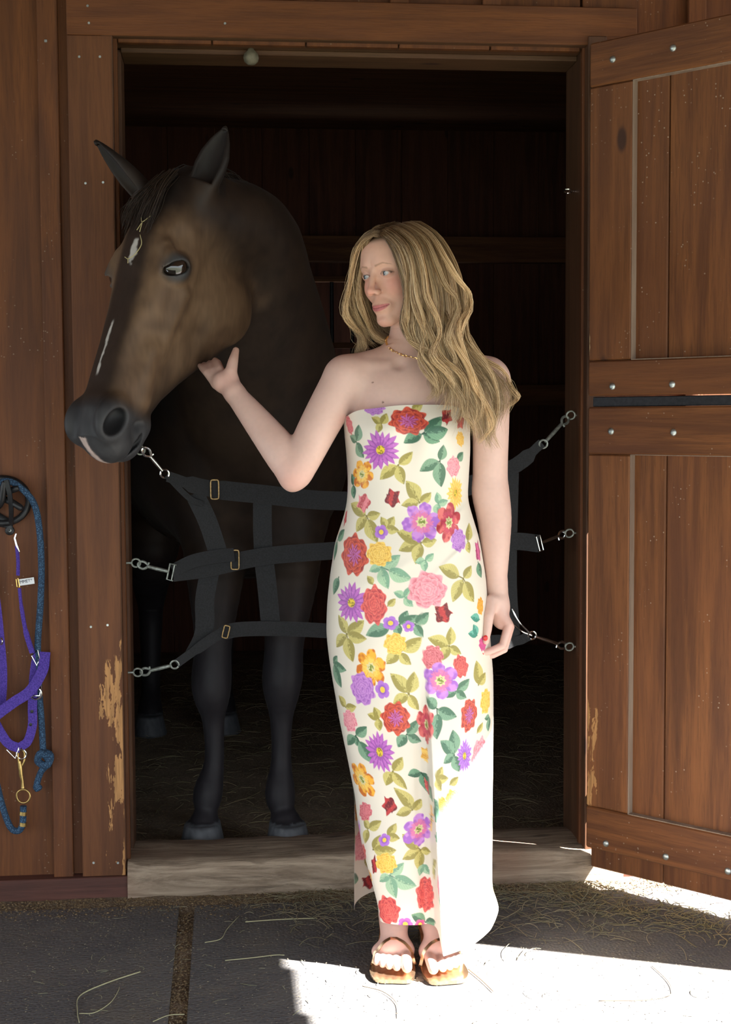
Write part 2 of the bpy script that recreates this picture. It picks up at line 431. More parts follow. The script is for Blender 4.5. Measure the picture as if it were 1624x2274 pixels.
# unseen porch roof, slope shaped to darken the upper wall; its right-hand end lets the sun in
pr = empty('roof_porch', (0, -1, 2.44)); struct(pr, 'unseen board roof of the open porch, sloped low to shade the upper wall', 'roof')
wpart('shade_fascia', -6.0, 1.95, -4.15, -4.12, 2.0, 2.13, M['wood_h'], pr)  # unseen eave board added to cut sky light on the upper wall
for i in range(17):
    wpart('roof_board', -6.0, 1.95, -4.12 + .245 * i, -3.875 + .245 * i, 2.08 + .0232 * i, 2.12 + .0232 * i, M['wood_h'], pr)

M['dust'] = wood('dusty_frame_edge', 'z', a=(.36, .27, .20), b=(.22, .16, .12), rough=.9, knots=False)
# ------------------------------------------------------------------ dutch door (two leaves), swung open
HINGE, DA = (.604, -.05), math.radians(-48)
def leaf(name, label, z0, z1, rails, bolts, panel, bottom_boards):
    e = empty(name, (HINGE[0], HINGE[1], 0), DA); struct(e, label, 'door')
    L = 1.16
    def part(nm, *a, mat, bev=.0025): return board(nm, *a, mat, e, bev)
    # vertical boards of the panel
    us = [0.0, .221, .43, .62, .81, 1.0, L]
    for i in range(6):
        part('panel_board', us[i] + .0015, us[i + 1] - .0015, .022, .042, bottom_boards if bottom_boards else z0, z1, mat=M['door_v'], bev=.003)
    sm = M['door_stile'] if bottom_boards else M['door_stile_up']
    (a0, a1), (b0, b1) = rails
    part('stile', 0, .128, 0, .023, b1, a0, mat=sm, bev=.004)
    part('stile', L - .128, L, 0, .023, b1, a0, mat=M['door_v'], bev=.004)
    part('rail', 0, L, -.001, .023, a0 + .001, a1, mat=M['door_h'], bev=.004)
    part('rail', 0, L, -.001, .023, b0, b1 - .001, mat=M['door_h'], bev=.004)
    # dusty inner edges of the frame round the sunk panel
    part('panel_edge', .1275, .1292, .0015, .0225, b1, a0, mat=M['dust'], bev=.0003)
    part('panel_edge', .128, L - .128, .0015, .0225, b1 - .0015, b1 + .0008, mat=M['dust'], bev=.0003)
    part('panel_edge', .128, L - .128, .0015, .0225, a0 - .0006, a0 + .0015, mat=M['dust'], bev=.0003)
    for (u, z) in bolts:
        MB().lathe([(.0088, 0), (.0088, .001), (.0078, .0032), (.0052, .0052), (.002, .006)], (u, -.001, z), (0, -1, 0), 16).build('bolt_head', M['zinc'], e, True)
    return e
up = leaf('door_1', 'upper half of the brown stable door, swung open', 1.300, 2.20, [(2.088, 2.20), (1.300, 1.391)],
     [(.070, 2.148), (.243, 2.146), (.417, 2.144), (.63, 2.146), (.85, 2.146), (1.06, 2.146), (.075, 1.323), (.249, 1.325), (.42, 1.324), (.63, 1.325), (.85, 1.325), (1.06, 1.325)], None, None)
lo = leaf('door_2', 'lower half of the brown stable door, swung open', .10, 1.271, [(1.148, 1.271), (.104, .216)],
     [(.072, 1.208), (.254, 1.206), (.43, 1.206), (.63, 1.206), (.85, 1.206), (1.06, 1.206), (.064, .126), (.243, .128), (.417, .128), (.63, .128), (.85, .128), (1.06, .128)], None, .046)
board('edge_strip', .012, 1.16, .004, .042, 1.2715, 1.297, M['black_strip'], lo, .002)
for z in (.22, 1.0):
    MB().box(-.02, .03, .042, .05, z - .03, z + .03, .002).build('hinge', M['iron'], lo)
for z in (1.42, 2.1):
    MB().box(-.02, .03, .042, .05, z - .03, z + .03, .002).build('hinge', M['iron'], up)
# ------------------------------------------------------------------ implicit surfaces -> one continuous skin
def smin(a, b, k):
    h = np.clip(.5 + .5 * (b - a) / k, 0, 1); return b + (a - b) * h - k * h * (1 - h)
def smax(a, b, k): return -smin(-a, -b, k)
def sd_ell(P, c, r, R=None):
    q = P - np.asarray(c, np.float32)
    if R is not None: q = q @ np.asarray(R, np.float32)          # columns of R = local axes
    r = np.asarray(r, np.float32); a = q / r; k0 = np.sqrt((a * a).sum(1)) + 1e-9; b = a / r
    k1 = np.sqrt((b * b).sum(1)) + 1e-9
    return k0 * (k0 - 1) / k1
def sd_cap(P, a, b, ra, rb):
    a = np.asarray(a, np.float32); d = np.asarray(b, np.float32) - a
    t = np.clip(((P - a) @ d) / max(1e-9, float(d @ d)), 0, 1)
    q = P - a - t[:, None] * d
    return np.sqrt((q * q).sum(1)) - (ra + (rb - ra) * t)
def boxed(P, lo, hi, m, fn):
    """evaluate fn only near its bounds; far points get a safe positive distance"""
    lo = np.asarray(lo, np.float32) - m; hi = np.asarray(hi, np.float32) + m
    e = np.maximum(np.maximum(lo - P, P - hi), 0); o = np.sqrt((e * e).sum(1)) + m
    i = np.flatnonzero(o <= m)
    if len(i): o[i] = fn(P[i])
    return o
def sd_chain(P, pts, rad, k=.0):
    pts = np.asarray(pts, np.float32); rm = float(max(rad))
    return boxed(P, pts.min(0) - rm, pts.max(0) + rm, .06, lambda Q: _sd_chain(Q, pts, rad, k))
def _sd_chain(P, pts, rad, k=.0):
    o = None
    for i in range(len(pts) - 1):
        d = sd_cap(P, pts[i], pts[i + 1], rad[i], rad[i + 1])
        o = d if o is None else (np.minimum(o, d) if k == 0 else smin(o, d, k))
    return o
def spline(pts, rad, n=5):
    """smooth centre line and radii from a few control rings"""
    c = curve_pts([list(p) + [r] for p, r in zip(pts, rad)], n); c = np.array(c); return c[:, :3], c[:, 3]
def sd_loft(P, Y, ZC, HZ, HX, e=2.3):
    """sections stacked along local Y"""
    y = P[:, 1]; zc = np.interp(y, Y, ZC); hz = np.interp(y, Y, HZ); hx = np.interp(y, Y, HX)
    n = (np.abs(P[:, 0] / hx) ** e + np.abs((P[:, 2] - zc) / hz) ** e + 1e-9) ** (1 / e)
    d = (n - 1) * np.minimum(hx, hz)
    return np.maximum(d, np.maximum(Y[0] - y, y - Y[-1]) )
def frame(d, up=(0, 0, 1)):
    d = np.array(d, float); d /= np.linalg.norm(d); x = np.cross(up, d); x /= np.linalg.norm(x); return np.array([x, np.cross(d, x), d]).T

from concurrent.futures import ThreadPoolExecutor
def pfield(field, P, chunk=60000):
    with ThreadPoolExecutor(4) as ex:
        return np.concatenate(list(ex.map(field, [P[i:i + chunk] for i in range(0, len(P), chunk)])))
def surface(field, lo, hi, h, coarse=4, thr=1.3, polish=1):
    lo = np.array(lo, float); hi = np.array(hi, float)
    n = (np.ceil((hi - lo) / h / coarse).astype(int)) * coarse + 1
    nc = (n - 1) // coarse
    cg = [lo[i] + h * coarse * (np.arange(nc[i]) + .5) for i in range(3)]
    G = np.stack(np.meshgrid(*cg, indexing='ij'), -1).reshape(-1, 3).astype(np.float32)
    dc = field(G).reshape(nc)
    act = np.abs(dc) < thr * h * coarse
    D = np.repeat(np.repeat(np.repeat(np.where(dc < 0, -1., 1.).astype(np.float32), coarse, 0), coarse, 1), coarse, 2)
    D = np.pad(D, ((0, 1),) * 3, mode='edge')
    m = np.zeros(n, bool); r = np.repeat(np.repeat(np.repeat(act, coarse, 0), coarse, 1), coarse, 2)
    m[:-1, :-1, :-1] |= r
    for ax in range(3):
        mm = np.zeros_like(m); s1 = [slice(None)] * 3; s0 = [slice(None)] * 3; s1[ax] = slice(1, None); s0[ax] = slice(None, -1)
        mm[tuple(s1)] = m[tuple(s0)]; m |= mm
    idx = np.argwhere(m); P = (lo + idx * h).astype(np.float32); 
    val = pfield(field, P)
    D[m] = val; D[D == 0] = 1e-7
    ins = D < 0
    cs = np.zeros(n - 1, np.int8)
    for a in (0, 1):
        for b in (0, 1):
            for c in (0, 1): cs += ins[a:n[0] - 1 + a, b:n[1] - 1 + b, c:n[2] - 1 + c]
    cell = (cs > 0) & (cs < 8); ci = np.argwhere(cell); vid = np.full(n - 1, -1, np.int64); vid[cell] = np.arange(len(ci))
    acc = np.zeros((len(ci), 3)); cnt = np.zeros(len(ci))
    for ax in range(3):
        o1, o2 = [q for q in range(3) if q != ax]
        for a in (0, 1):
            for b in (0, 1):
                off = np.zeros(3, int); off[o1] = a; off[o2] = b; p0 = ci + off; p1 = p0.copy(); p1[:, ax] += 1
                d0 = D[tuple(p0.T)]; d1 = D[tuple(p1.T)]; x = (d0 < 0) != (d1 < 0)
                t = np.where(x, d0 / np.where(x, d0 - d1, 1), 0)
                q = p0.astype(float); q[:, ax] += t; acc[x] += q[x]; cnt[x] += 1
    V = lo + h * acc / cnt[:, None]; F = []
    for ax in range(3):
        s0 = [slice(None)] * 3; s1 = [slice(None)] * 3; s0[ax] = slice(None, -1); s1[ax] = slice(1, None)
        ch = ins[tuple(s0)] != ins[tuple(s1)]; e = np.argwhere(ch); o1, o2 = (ax + 1) % 3, (ax + 2) % 3
        ok = (e[:, o1] > 0) & (e[:, o2] > 0) & (e[:, o1] < n[o1] - 1) & (e[:, o2] < n[o2] - 1); e = e[ok]
        inside0 = ins[tuple(e.T)]; q = []
        for a, b in ((-1, -1), (0, -1), (0, 0), (-1, 0)):
            p = e.copy(); p[:, o1] += a; p[:, o2] += b; q.append(vid[tuple(p.T)])
        q = np.stack(q, 1); q[~inside0] = q[~inside0][:, ::-1]; F.append(q)
    F = np.concatenate(F); F = F[(F >= 0).all(1)]
    for it in range(polish):
        p = V.astype(np.float32); e = h * .5; E3 = np.eye(3, dtype=np.float32) * e; L = len(p)
        a = pfield(field, np.concatenate([p] + [p + s * E3[k] for k in range(3) for s in (1, -1)])).reshape(7, L); d = a[0]
        g = np.stack([a[1] - a[2], a[3] - a[4], a[5] - a[6]], 1) / (2 * e)
        gg = (g * g).sum(1) + 1e-6; st = np.clip(d / gg, -h * .6, h * .6); V = V - st[:, None] * g
    return V, F

def vnoise(P, s, seed=0):
    """cheap smooth value noise, 0..1"""
    q = P * s + seed * 17.3; i = np.floor(q).astype(np.int64); f = q - i; f = f * f * (3 - 2 * f); o = 0
    for a in (0, 1):
        for b in (0, 1):
            for c in (0, 1):
                h = (i[:, 0] + a) * 374761393 + (i[:, 1] + b) * 668265263 + (i[:, 2] + c) * 1274126177 + seed * 9871
                h = (h ^ (h >> 13)) * 1274126177; h = ((h ^ (h >> 16)) & 0xffff) / 65535.
                o = o + h * (f[:, 0] if a else 1 - f[:, 0]) * (f[:, 1] if b else 1 - f[:, 1]) * (f[:, 2] if c else 1 - f[:, 2])
    return o
def sstep(x, a, b): t = np.clip((x - a) / (b - a), 0, 1); return t * t * (3 - 2 * t)
def lerp(a, b, t): return np.asarray(a) * (1 - t[:, None]) + np.asarray(b) * t[:, None]

def skin_join(name, pieces, plane_co=None, plane_no=None):
    """pieces = [(V, F)] of the same field cut at one plane: keep each side, stitch the two rims into one skin"""
    bm = bmesh.new()
    for side, (V, F) in enumerate(pieces):
        me = mesh_np(name, V, F); b2 = bmesh.new(); b2.from_mesh(me)
        if plane_co is not None:
            bmesh.ops.bisect_plane(b2, geom=b2.verts[:] + b2.edges[:] + b2.faces[:], plane_co=plane_co, plane_no=plane_no, clear_outer=(side == 0), clear_inner=(side == 1))
        b2.to_mesh(me); b2.free(); bm.from_mesh(me); bpy.data.meshes.remove(me)
    if plane_co is not None:
        co, no = Vector(plane_co), Vector(plane_no).normalized()
        ed = [e for e in bm.edges if e.is_boundary and all(abs((v.co - co).dot(no)) < 1e-4 for v in e.verts)]
        try: bmesh.ops.bridge_loops(bm, edges=ed)
        except Exception as ex: print('bridge', ex)
        nv = [v for v in bm.verts if abs((v.co - co).dot(no)) < .010]
        for _ in range(6): bmesh.ops.smooth_vert(bm, verts=nv, factor=.5, use_axis_x=True, use_axis_y=True, use_axis_z=True)
        bmesh.ops.recalc_face_normals(bm, faces=bm.faces)
    me = bpy.data.meshes.new(name); bm.to_mesh(me); bm.free(); return me

def tint_mat(name, rough=.6, spec=.3, sheen=0., sss=0., bump=None, coat=0.):
    t = NT(name); a = t.n('ShaderNodeVertexColor', layer_name='tint'); t.base(a.outputs['Color']); t.rough(rough)
    t.b.inputs['Specular IOR Level'].default_value = spec
    if sheen: t.b.inputs['Sheen Weight'].default_value = sheen; t.b.inputs['Sheen Roughness'].default_value = .4
    if sss:
        t.b.inputs['Subsurface Weight'].default_value = sss; t.b.inputs['Subsurface Radius'].default_value = (1, .35, .2); t.b.inputs['Subsurface Scale'].default_value = .006
    if coat: t.b.inputs['Coat Weight'].default_value = coat
    if bump:
        v = t.coord((1, 1, 1)); t.bump(t.noise(v, bump[0], 3), bump[1], bump[2])
    return t.m

# ------------------------------------------------------------------ horse
HY, HP, HR, HS = .66, 1.02, .09, 1.08
HPOS = np.array([-.445, -.20, 1.800])
Fd = np.array([-math.sin(HY), -math.cos(HY), 0]); zz = np.array([0, 0, 1.])
hl_ = np.cross(zz, Fd); ha = Fd * math.cos(HP) - zz * math.sin(HP); hn = np.cross(ha, hl_)
hl_, hn = math.cos(HR) * hl_ + math.sin(HR) * hn, -math.sin(HR) * hl_ + math.cos(HR) * hn
HM = np.array([hl_, ha, hn]).T                      # columns: lateral (near side +), poll->muzzle, dorsal
def head_w(q): return HM @ (np.array(q, float) * HS) + HPOS
def head_l(P): return ((P - HPOS.astype(np.float32)) @ HM.astype(np.float32)) / HS

def ear(P, base, tip, face, wid=.034):
    """cupped ear: leaf-shaped shell, open toward 'face'"""
    base = np.array(base); tip = np.array(tip); ax = tip - base; L = np.linalg.norm(ax); ax = ax / L
    fc = np.array(face, float); fc -= ax * (fc @ ax); fc /= np.linalg.norm(fc); sd = np.cross(ax, fc)
    q = P - base.astype(np.float32); t = q @ ax.astype(np.float32) / L; u = q @ sd.astype(np.float32); w = q @ fc.astype(np.float32)
    T = [-.45, -.1, .15, .35, .55, .75, .9, 1.0]; W = np.array([.55, .80, .92, 1.0, .92, .64, .33, .06]) * wid
    hw = np.interp(t, T, W); th = np.interp(t, T, [.022, .022, .02, .018, .014, .010, .007, .004])
    n = np.sqrt((u / hw) ** 2 + ((w) / (th * 1.3)) ** 2); d = (n - 1) * np.minimum(hw, th)
    d = np.maximum(d, np.maximum((-.45 - t) * L, (t - 1.0) * L))
    inner = np.sqrt((u / (hw * .74)) ** 2 + ((w - th * 1.25) / (th * 1.7)) ** 2); di = (inner - 1) * np.minimum(hw, th) * .8
    di = np.maximum(di, np.maximum((.10 - t) * L, (t - .93) * L))
    return smax(d, -di, .004)

EYE_C = np.array([.0805, .2195, -.012]); _n = np.array([.80, .44, .40]); _n /= np.linalg.norm(_n); _t = HM.T @ (_r + .22 * _u); _t -= _n * (_t @ _n); _t /= np.linalg.norm(_t)
EYE_R = np.array([_t, np.cross(_n, _t), _n]).T
def horse_head(P):
    q = head_l(P); m = q.copy(); m[:, 0] = np.abs(m[:, 0])
    d = sd_loft(m, [-.06, 0, .08, .17, .25, .33, .42, .50, .57, .625], [-.06, -.045, -.035, -.027, -.028, -.030, -.035, -.042, -.050, -.055],
                [.06, .075, .079, .073, .064, .054, .050, .048, .046, .035], [.06, .075, .086, .090, .082, .063, .053, .052, .053, .036], 2.2)
    d = smin(d, sd_ell(m, (0, .14, -.005), (.066, .12, .052)), .03)
    b = sd_loft(m, [-.02, .05, .11, .17, .23, .29, .34, .40, .46, .53], [-.13, -.145, -.158, -.165, -.160, -.145, -.130, -.115, -.102, -.097],
                [.05, .10, .118, .138, .130, .112, .095, .076, .060, .045], [.03, .050, .058, .066, .067, .060, .053, .046, .040, .034], 2.6)
    d = smin(d, b, .055)
    # jowl plate edge and masseter
    d = smin(d, sd_ell(m, (.043, .175, -.185), (.036, .095, .112)), .02)
    # muzzle
    d = smin(d, sd_ell(m, (0, .570, -.050), (.051, .070, .050)), .025)
    d = smin(d, sd_ell(m, (0, .605, -.082), (.050, .046, .050)), .02)
    lip = smin(sd_ell(m, (0, .575, -.128), (.040, .052, .030)), sd_ell(m, (0, .535, -.138), (.032, .034, .028)), .02)
    d = smin(d, lip, .012)
    # mouth slit
    d = smax(d, -sd_chain(m, [(.055, .507, -.117), (.047, .545, -.130), (.038, .580, -.128), (.025, .612, -.118), (0, .632, -.112)], [.002, .0045, .005, .005, .005]), .006)
    # facial crest, nasal bone edge, cheek muscles
    d = smin(d, sd_cap(m, (.078, .255, -.062), (.052, .385, -.078), .009, .006), .030)
    d = smin(d, sd_cap(m, (.046, .41, -.055), (.044, .50, -.085), .014, .012), .04)
    d = smax(d, -sd_ell(m, (.079, .44, -.010), (.022, .085, .022)), .03)
    d = smax(d, -sd_ell(m, (.092, .31, -.150), (.030, .05, .02)), .03)
    # nostril
    d = smin(d, sd_ell(m, (.046, .583, -.032), (.021, .050, .040)), .018)
    Rn = np.array([[.80, -.25, -.54], [.35, .93, .09], [.48, -.27, .84]]).T
    d = smax(d, -sd_ell(m, (.066, .594, -.034), (.028, .038, .0215), Rn), .010)
    # brow, eye
    d = smin(d, sd_cap(m, (.078, .185, .016), (.090, .235, .010), .016, .014), .02)
    d = smin(d, sd_ell(m, (.080, .218, -.018), (.029, .040, .034)), .012)
    d = smax(d, -sd_ell(m, (.098, .160, .012), (.018, .030, .018)), .025)
    d = smin(d, sd_ell(m, EYE_C, (.0315, .0315, .0315)), .008)
    d = smin(d, sd_cap(m, (.086, .197, .012), (.094, .244, .006), .006, .005), .012)
    d = smax(d, -sd_ell(m, EYE_C + EYE_R[:, 2] * .024, (.0320, .0150, .024), EYE_R), .003)
    # ears
    d = smin(d, ear(q, (.074, .012, -.006), (.120, -.124, .032), (.20, .60, .75), .039), .011)
    d = smin(d, ear(q, (-.074, .022, .022), (-.150, -.046, .146), (-.30, .70, .45), .033), .011)
    return d * HS

def A(px, py, y): return at(px, py, y)
H_NECK = spline([head_w((0, .03, -.08)), head_w((0, .0, -.16)) + np.array([.05, .08, -.01]), A(545, 640, .10), A(560, 800, .30), A(565, 950, .50), A(560, 1000, .8)],
                [.105, .135, .175, .225, .27, .30], 4)
def leg(pts, rad): return spline([A(*p) for p in pts], rad, 4)
H_LEGS = [leg([(480, 1170, .46), (478, 1290, .40), (474, 1420, .36), (470, 1500, .345), (470, 1540, .34), (474, 1600, .35), (476, 1690, .345), (462, 1760, .33), (458, 1800, .315), (452, 1840, .30)],
              [.105, .080, .054, .057, .053, .032, .028, .042, .033, .047]),
          leg([(640, 1170, .44), (640, 1290, .38), (632, 1420, .34), (628, 1495, .325), (626, 1530, .325), (625, 1600, .33), (625, 1690, .325), (622, 1760, .31), (628, 1800, .295), (636, 1836, .275)],
              [.110, .085, .057, .058, .053, .032, .029, .043, .034, .048])]
def horse_body(P):
    d = sd_chain(P, *H_NECK, .02)
    d = smin(d, sd_ell(P, A(550, 1060, .56), (.255, .26, .30)), .10)          # breast
    d = smin(d, sd_ell(P, A(490, 1110, .46), (.105, .13, .15)), .06)
    d = smin(d, sd_ell(P, A(635, 1110, .46), (.110, .13, .15)), .06)
    d = smin(d, sd_ell(P, (-.40, 1.25, 1.16), (.30, .80, .34)), .15)          # barrel
    d = smin(d, sd_ell(P, (-.50, 1.95, 1.22), (.29, .40, .34)), .12)          # croup
    for c, r in H_LEGS: d = smin(d, sd_chain(P, c, r), .035)
    hind = []
    for hx in (-.645, -.36):                                                 # hind legs with hocks
        c, r = spline([(hx + .02, 2.0, 1.0), (hx + .01, 1.85, .75), (hx, 2.0, .52), (hx, 1.97, .42), (hx, 1.90, .2), (hx, 1.83, .10)], [.17, .11, .055, .045, .036, .05], 4)
        d = smin(d, sd_chain(P, c, r), .05)
    return d
def hooves(P, d):
    for (px, py, y) in ((450, 1856, .285), (640, 1852, .255)):
        c = A(px, py, y); q = P - np.array([c[0], c[1], .03], np.float32); z = q[:, 2]; s = 1.12 - .28 * np.clip(z / .075, 0, 1)
        r = np.sqrt((q[:, 0] / .060) ** 2 + ((q[:, 1] + .0) / .068) ** 2); h = np.maximum((r - s) * .06, np.maximum(-z, z - .075)); d = smin(d, h, .012)
    for hx in (-.645, -.36):
        q = P - np.array([hx, 1.78, .03], np.float32); z = q[:, 2]; s = 1.12 - .28 * np.clip(z / .075, 0, 1)
        r = np.sqrt((q[:, 0] / .060) ** 2 + (q[:, 1] / .068) ** 2); h = np.maximum((r - s) * .06, np.maximum(-z, z - .075)); d = smin(d, h, .012)
    return d
def horse_field(P):
    P = P.astype(np.float32); hb = hooves(P, horse_body(P))
    q = head_l(P); out = hb.copy(); near = (np.abs(q[:, 1] - .25) < .62) & (np.abs(q[:, 2]) < .5) & (np.abs(q[:, 0]) < .35)
    if near.any(): out[near] = smin(hb[near], horse_head(P[near]), .035)
    return out
hc = np.array([head_w(p) for p in ((.2, -.2, .2), (-.2, -.2, .2), (.15, .7, .1), (-.15, .7, .1), (0, .65, -.2), (0, .2, -.36), (.1, .2, -.36), (-.1, .2, -.36))])
lo_h, hi_h = hc.min(0) - .02, hc.max(0) + .03
CUTY = 0.02
Vh, Fh = surface(horse_field, (lo_h[0], lo_h[1], .95), (.12, CUTY + .03, hi_h[2]), .0034, 4)
Vb, Fb = surface(horse_field, (-.95, CUTY - .05, .0), (.12, 2.45, 2.0), .0085, 4)
me = skin_join('horse_body', [(Vh, Fh), (Vb, Fb)], (0, CUTY, 0), (0, 1, 0))
co = np.empty(len(me.vertices) * 3, np.float32); me.vertices.foreach_get('co', co); co = co.reshape(-1, 3)
def horse_color(P):
    q = head_l(P); x, y, z = np.abs(q[:, 0]), q[:, 1], q[:, 2]
    n1 = vnoise(P, 9, 1); n2 = vnoise(P, 40, 2); n3 = vnoise(P * np.array([1, 1, .25]), 160, 3)
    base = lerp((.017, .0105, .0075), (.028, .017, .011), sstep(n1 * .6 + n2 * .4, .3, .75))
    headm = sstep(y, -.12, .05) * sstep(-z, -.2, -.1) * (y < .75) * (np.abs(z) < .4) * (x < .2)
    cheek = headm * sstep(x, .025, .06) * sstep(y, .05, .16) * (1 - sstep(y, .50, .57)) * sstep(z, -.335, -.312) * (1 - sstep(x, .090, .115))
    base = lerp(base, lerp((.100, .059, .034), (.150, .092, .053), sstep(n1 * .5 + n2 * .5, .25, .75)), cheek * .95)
    base = lerp(base, (.03, .018, .013), headm * (1 - sstep(x, .02, .05)) * sstep(z, -.03, .01) * .7)
    muz = headm * sstep(y - .25 * (z + .09), .515, .56)
    base = lerp(base, lerp((.024, .024, .027), (.045, .045, .048), n2), muz * .93)
    eyer = headm * (1 - sstep(np.sqrt(((q * np.sign(np.stack([q[:, 0], q[:, 1] * 0 + 1, q[:, 1] * 0 + 1], 1)) - (EYE_C + EYE_R[:, 2] * .026)) ** 2).sum(1)), .020, .042))
    base = lerp(base, (.045, .048, .052), eyer * .85)
    mane = headm * (1 - sstep(y, .05, .16)) * sstep(z, -.05, .0) * (1 - sstep(x, .04, .08)); base = lerp(base, (.018, .013, .011), mane)
    n4 = vnoise(P, 120, 9)
    qa = np.stack([x, y, z], 1).astype(np.float32); mouth = sd_chain(qa, [(.055, .507, -.117), (.047, .545, -.130), (.038, .580, -.128), (.025, .612, -.118), (0, .632, -.112)], [.004] * 5); base = lerp(base, (.006, .006, .007), headm * (mouth < .002))
    nos = sd_ell(qa, (.066, .594, -.034), (.028, .038, .0215), np.array([[.80, -.25, -.54], [.35, .93, .09], [.48, -.27, .84]]).T); base = lerp(base, (.008, .008, .009), headm * (1 - sstep(nos, .0005, .0025)) * (1 - sstep(x, .056, .066)))
    star = headm * (1 - sstep(np.sqrt(((q[:, 0] - .004) / .011) ** 2 + ((y - .205) / .030) ** 2) + (n4 - .5) * .9, .6, 1.1)) * (z > 0)
    strip = headm * (1 - sstep(np.abs(q[:, 0] + .004 + (n2 - .5) * .006) / .0035 + (n4 - .5) * .9, .6, 1.2)) * sstep(y, .365, .38) * (1 - sstep(y, .485, .50)) * (z > -.03)
    snip = headm * (1 - sstep(np.sqrt(((q[:, 0] + .006) / .010) ** 2 + ((y - .635) / .06) ** 2) + (n4 - .5) * .5, .6, 1.1)) * (y > .59) * (z < -.02)
    base = lerp(base, (.55, .52, .48), np.clip(star + strip, 0, 1) * .8); base = lerp(base, (.52, .40, .36), snip * .9)
    earm = headm * 0 + (1 - sstep(y, -.02, .02)) * (y > -.25) * (x < .2) * (z > -.06) * (np.abs(z) < .25); base = lerp(base, (.013, .010, .009), earm * .8)
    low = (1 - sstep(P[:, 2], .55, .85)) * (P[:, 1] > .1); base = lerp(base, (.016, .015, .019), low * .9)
    hoof = (P[:, 2] < .108) & (P[:, 1] > .1); base[hoof] = lerp((.06, .065, .075), (.10, .105, .115), n3)[hoof]
    return base * (.86 + .28 * n3[:, None])
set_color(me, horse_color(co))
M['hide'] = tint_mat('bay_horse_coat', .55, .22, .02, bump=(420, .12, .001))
horse = empty('horse', (-.40, 1.0, .03)); tag(horse, 'dark bay horse leaning its head out over the stall guard', 'horse')
PINV = Matrix.Translation(-Vector(horse.location))
def child(o, root): o.parent = root; o.matrix_parent_inverse = Matrix.Translation(-Vector(root.location)); return o
child(link('body', me, M['hide'], smooth=True), horse)
# eyes
t = NT('horse_eye_gloss'); t.base((.012, .008, .006)); t.rough(.04); t.b.inputs['Coat Weight'].default_value = 1.0; M['horse_eye'] = t.m
for s in (1, -1):
    bm = bmesh.new(); bmesh.ops.create_uvsphere(bm, u_segments=24, v_segments=16, radius=.0298 * HS)
    m2 = bpy.data.meshes.new('eye'); bm.to_mesh(m2); bm.free()
    o = link('eye', m2, M['horse_eye'], smooth=True); o.location = head_w((s * EYE_C[0], EYE_C[1], EYE_C[2])); child(o, horse)

def strands(name, mat, guides, n_each, seed, rootspread, tipspread, r0, seg=14, wob=.01, cols=((.02, .014, .012), (.05, .035, .025)), sides=3, jitter_len=.2, flatcol=True):
    """hair: thin tapering tubes that follow each guide; guide = (points, [root spread], [tip spread], n)"""
    R = np.random.default_rng(seed); VV = []; FF = []; CC = []; off = 0
    for g in guides:
        pts = np.array(g[0], float); rs = g[1] if len(g) > 1 and g[1] else rootspread; ts = g[2] if len(g) > 2 and g[2] else tipspread; ne = g[3] if len(g) > 3 and g[3] else n_each
        cp = np.array(curve_pts(pts, 6 if len(pts) < 16 else 2)); s = np.concatenate([[0], np.cumsum(np.linalg.norm(np.diff(cp, axis=0), axis=1))]); s /= s[-1]
        for k in range(ne):
            L = 1 - jitter_len * R.random() ** 2; tt = np.linspace(0, L, seg)
            c = np.stack([np.interp(tt, s, cp[:, i]) for i in range(3)], 1)
            o1 = R.normal(size=3); o1 *= rs * R.random() ** .5 / (np.linalg.norm(o1) + 1e-9)
            o2 = R.normal(size=3); o2 *= ts * R.random() ** .5 / (np.linalg.norm(o2) + 1e-9)
            c = c + o1 * (1 - tt)[:, None] + o2 * (tt ** 1.2)[:, None]
            ph = R.random() * 6.28; fr = R.uniform(5, 11); am = wob * R.random() * tt; wdir = R.normal(size=3); wdir /= np.linalg.norm(wdir)
            c = c + (np.sin(fr * tt + ph) * am)[:, None] * wdir
            T = np.gradient(c, axis=0); T /= np.linalg.norm(T, axis=1)[:, None] + 1e-9
            up = np.array([.3, -.8, .5]); a = np.cross(T, up); a /= np.linalg.norm(a, axis=1)[:, None] + 1e-9; b = np.cross(T, a)
            rad = r0 * R.uniform(.7, 1.3) * (1 - .75 * (tt / L) ** 2.5)
            ring = []
            for j in range(sides):
                q = 2 * math.pi * j / sides; ring.append(c + (a * math.cos(q) + b * math.sin(q)) * rad[:, None])
            v = np.stack(ring, 1).reshape(-1, 3); VV.append(v)
            i0 = off + np.arange(seg - 1)[:, None] * sides + np.arange(sides)[None]; i1 = off + np.arange(seg - 1)[:, None] * sides + (np.arange(sides)[None] + 1) % sides
            FF.append(np.stack([i0, i1, i1 + sides, i0 + sides], -1).reshape(-1, 4)); off += seg * sides
            c0, c1 = cols(R, tt, g) if callable(cols) else (np.array(cols[0]), np.array(cols[1]))
            if callable(cols): CC.append(np.repeat(c0, sides, 0))
            else: CC.append(np.repeat(np.tile(c0 + (c1 - c0) * R.random(), (seg, 1)), sides, 0))
    m3 = mesh_np(name, np.concatenate(VV), np.concatenate(FF)); set_color(m3, np.concatenate(CC)); return link(name, m3, mat, smooth=True)
M['horsehair'] = tint_mat('black_horsehair', .45, .4)
gs = []
for i in range(9):
    x = -.035 + .07 * i / 8
    gs.append([[head_w((x * .6, -.01, .035)), head_w((x, .05, .058)), head_w((x * 1.3 - .008, .09, .062)), head_w((x * 1.3 - .014, .130 + .018 * (i % 3), .056))]])
o = strands('forelock', M['horsehair'], gs, 26, 3, .014, .014, .0012, 10, .012); o['kind'] = 'stuff'; child(o, horse)
gs = []
nk = H_NECK[0]; nr = H_NECK[1]
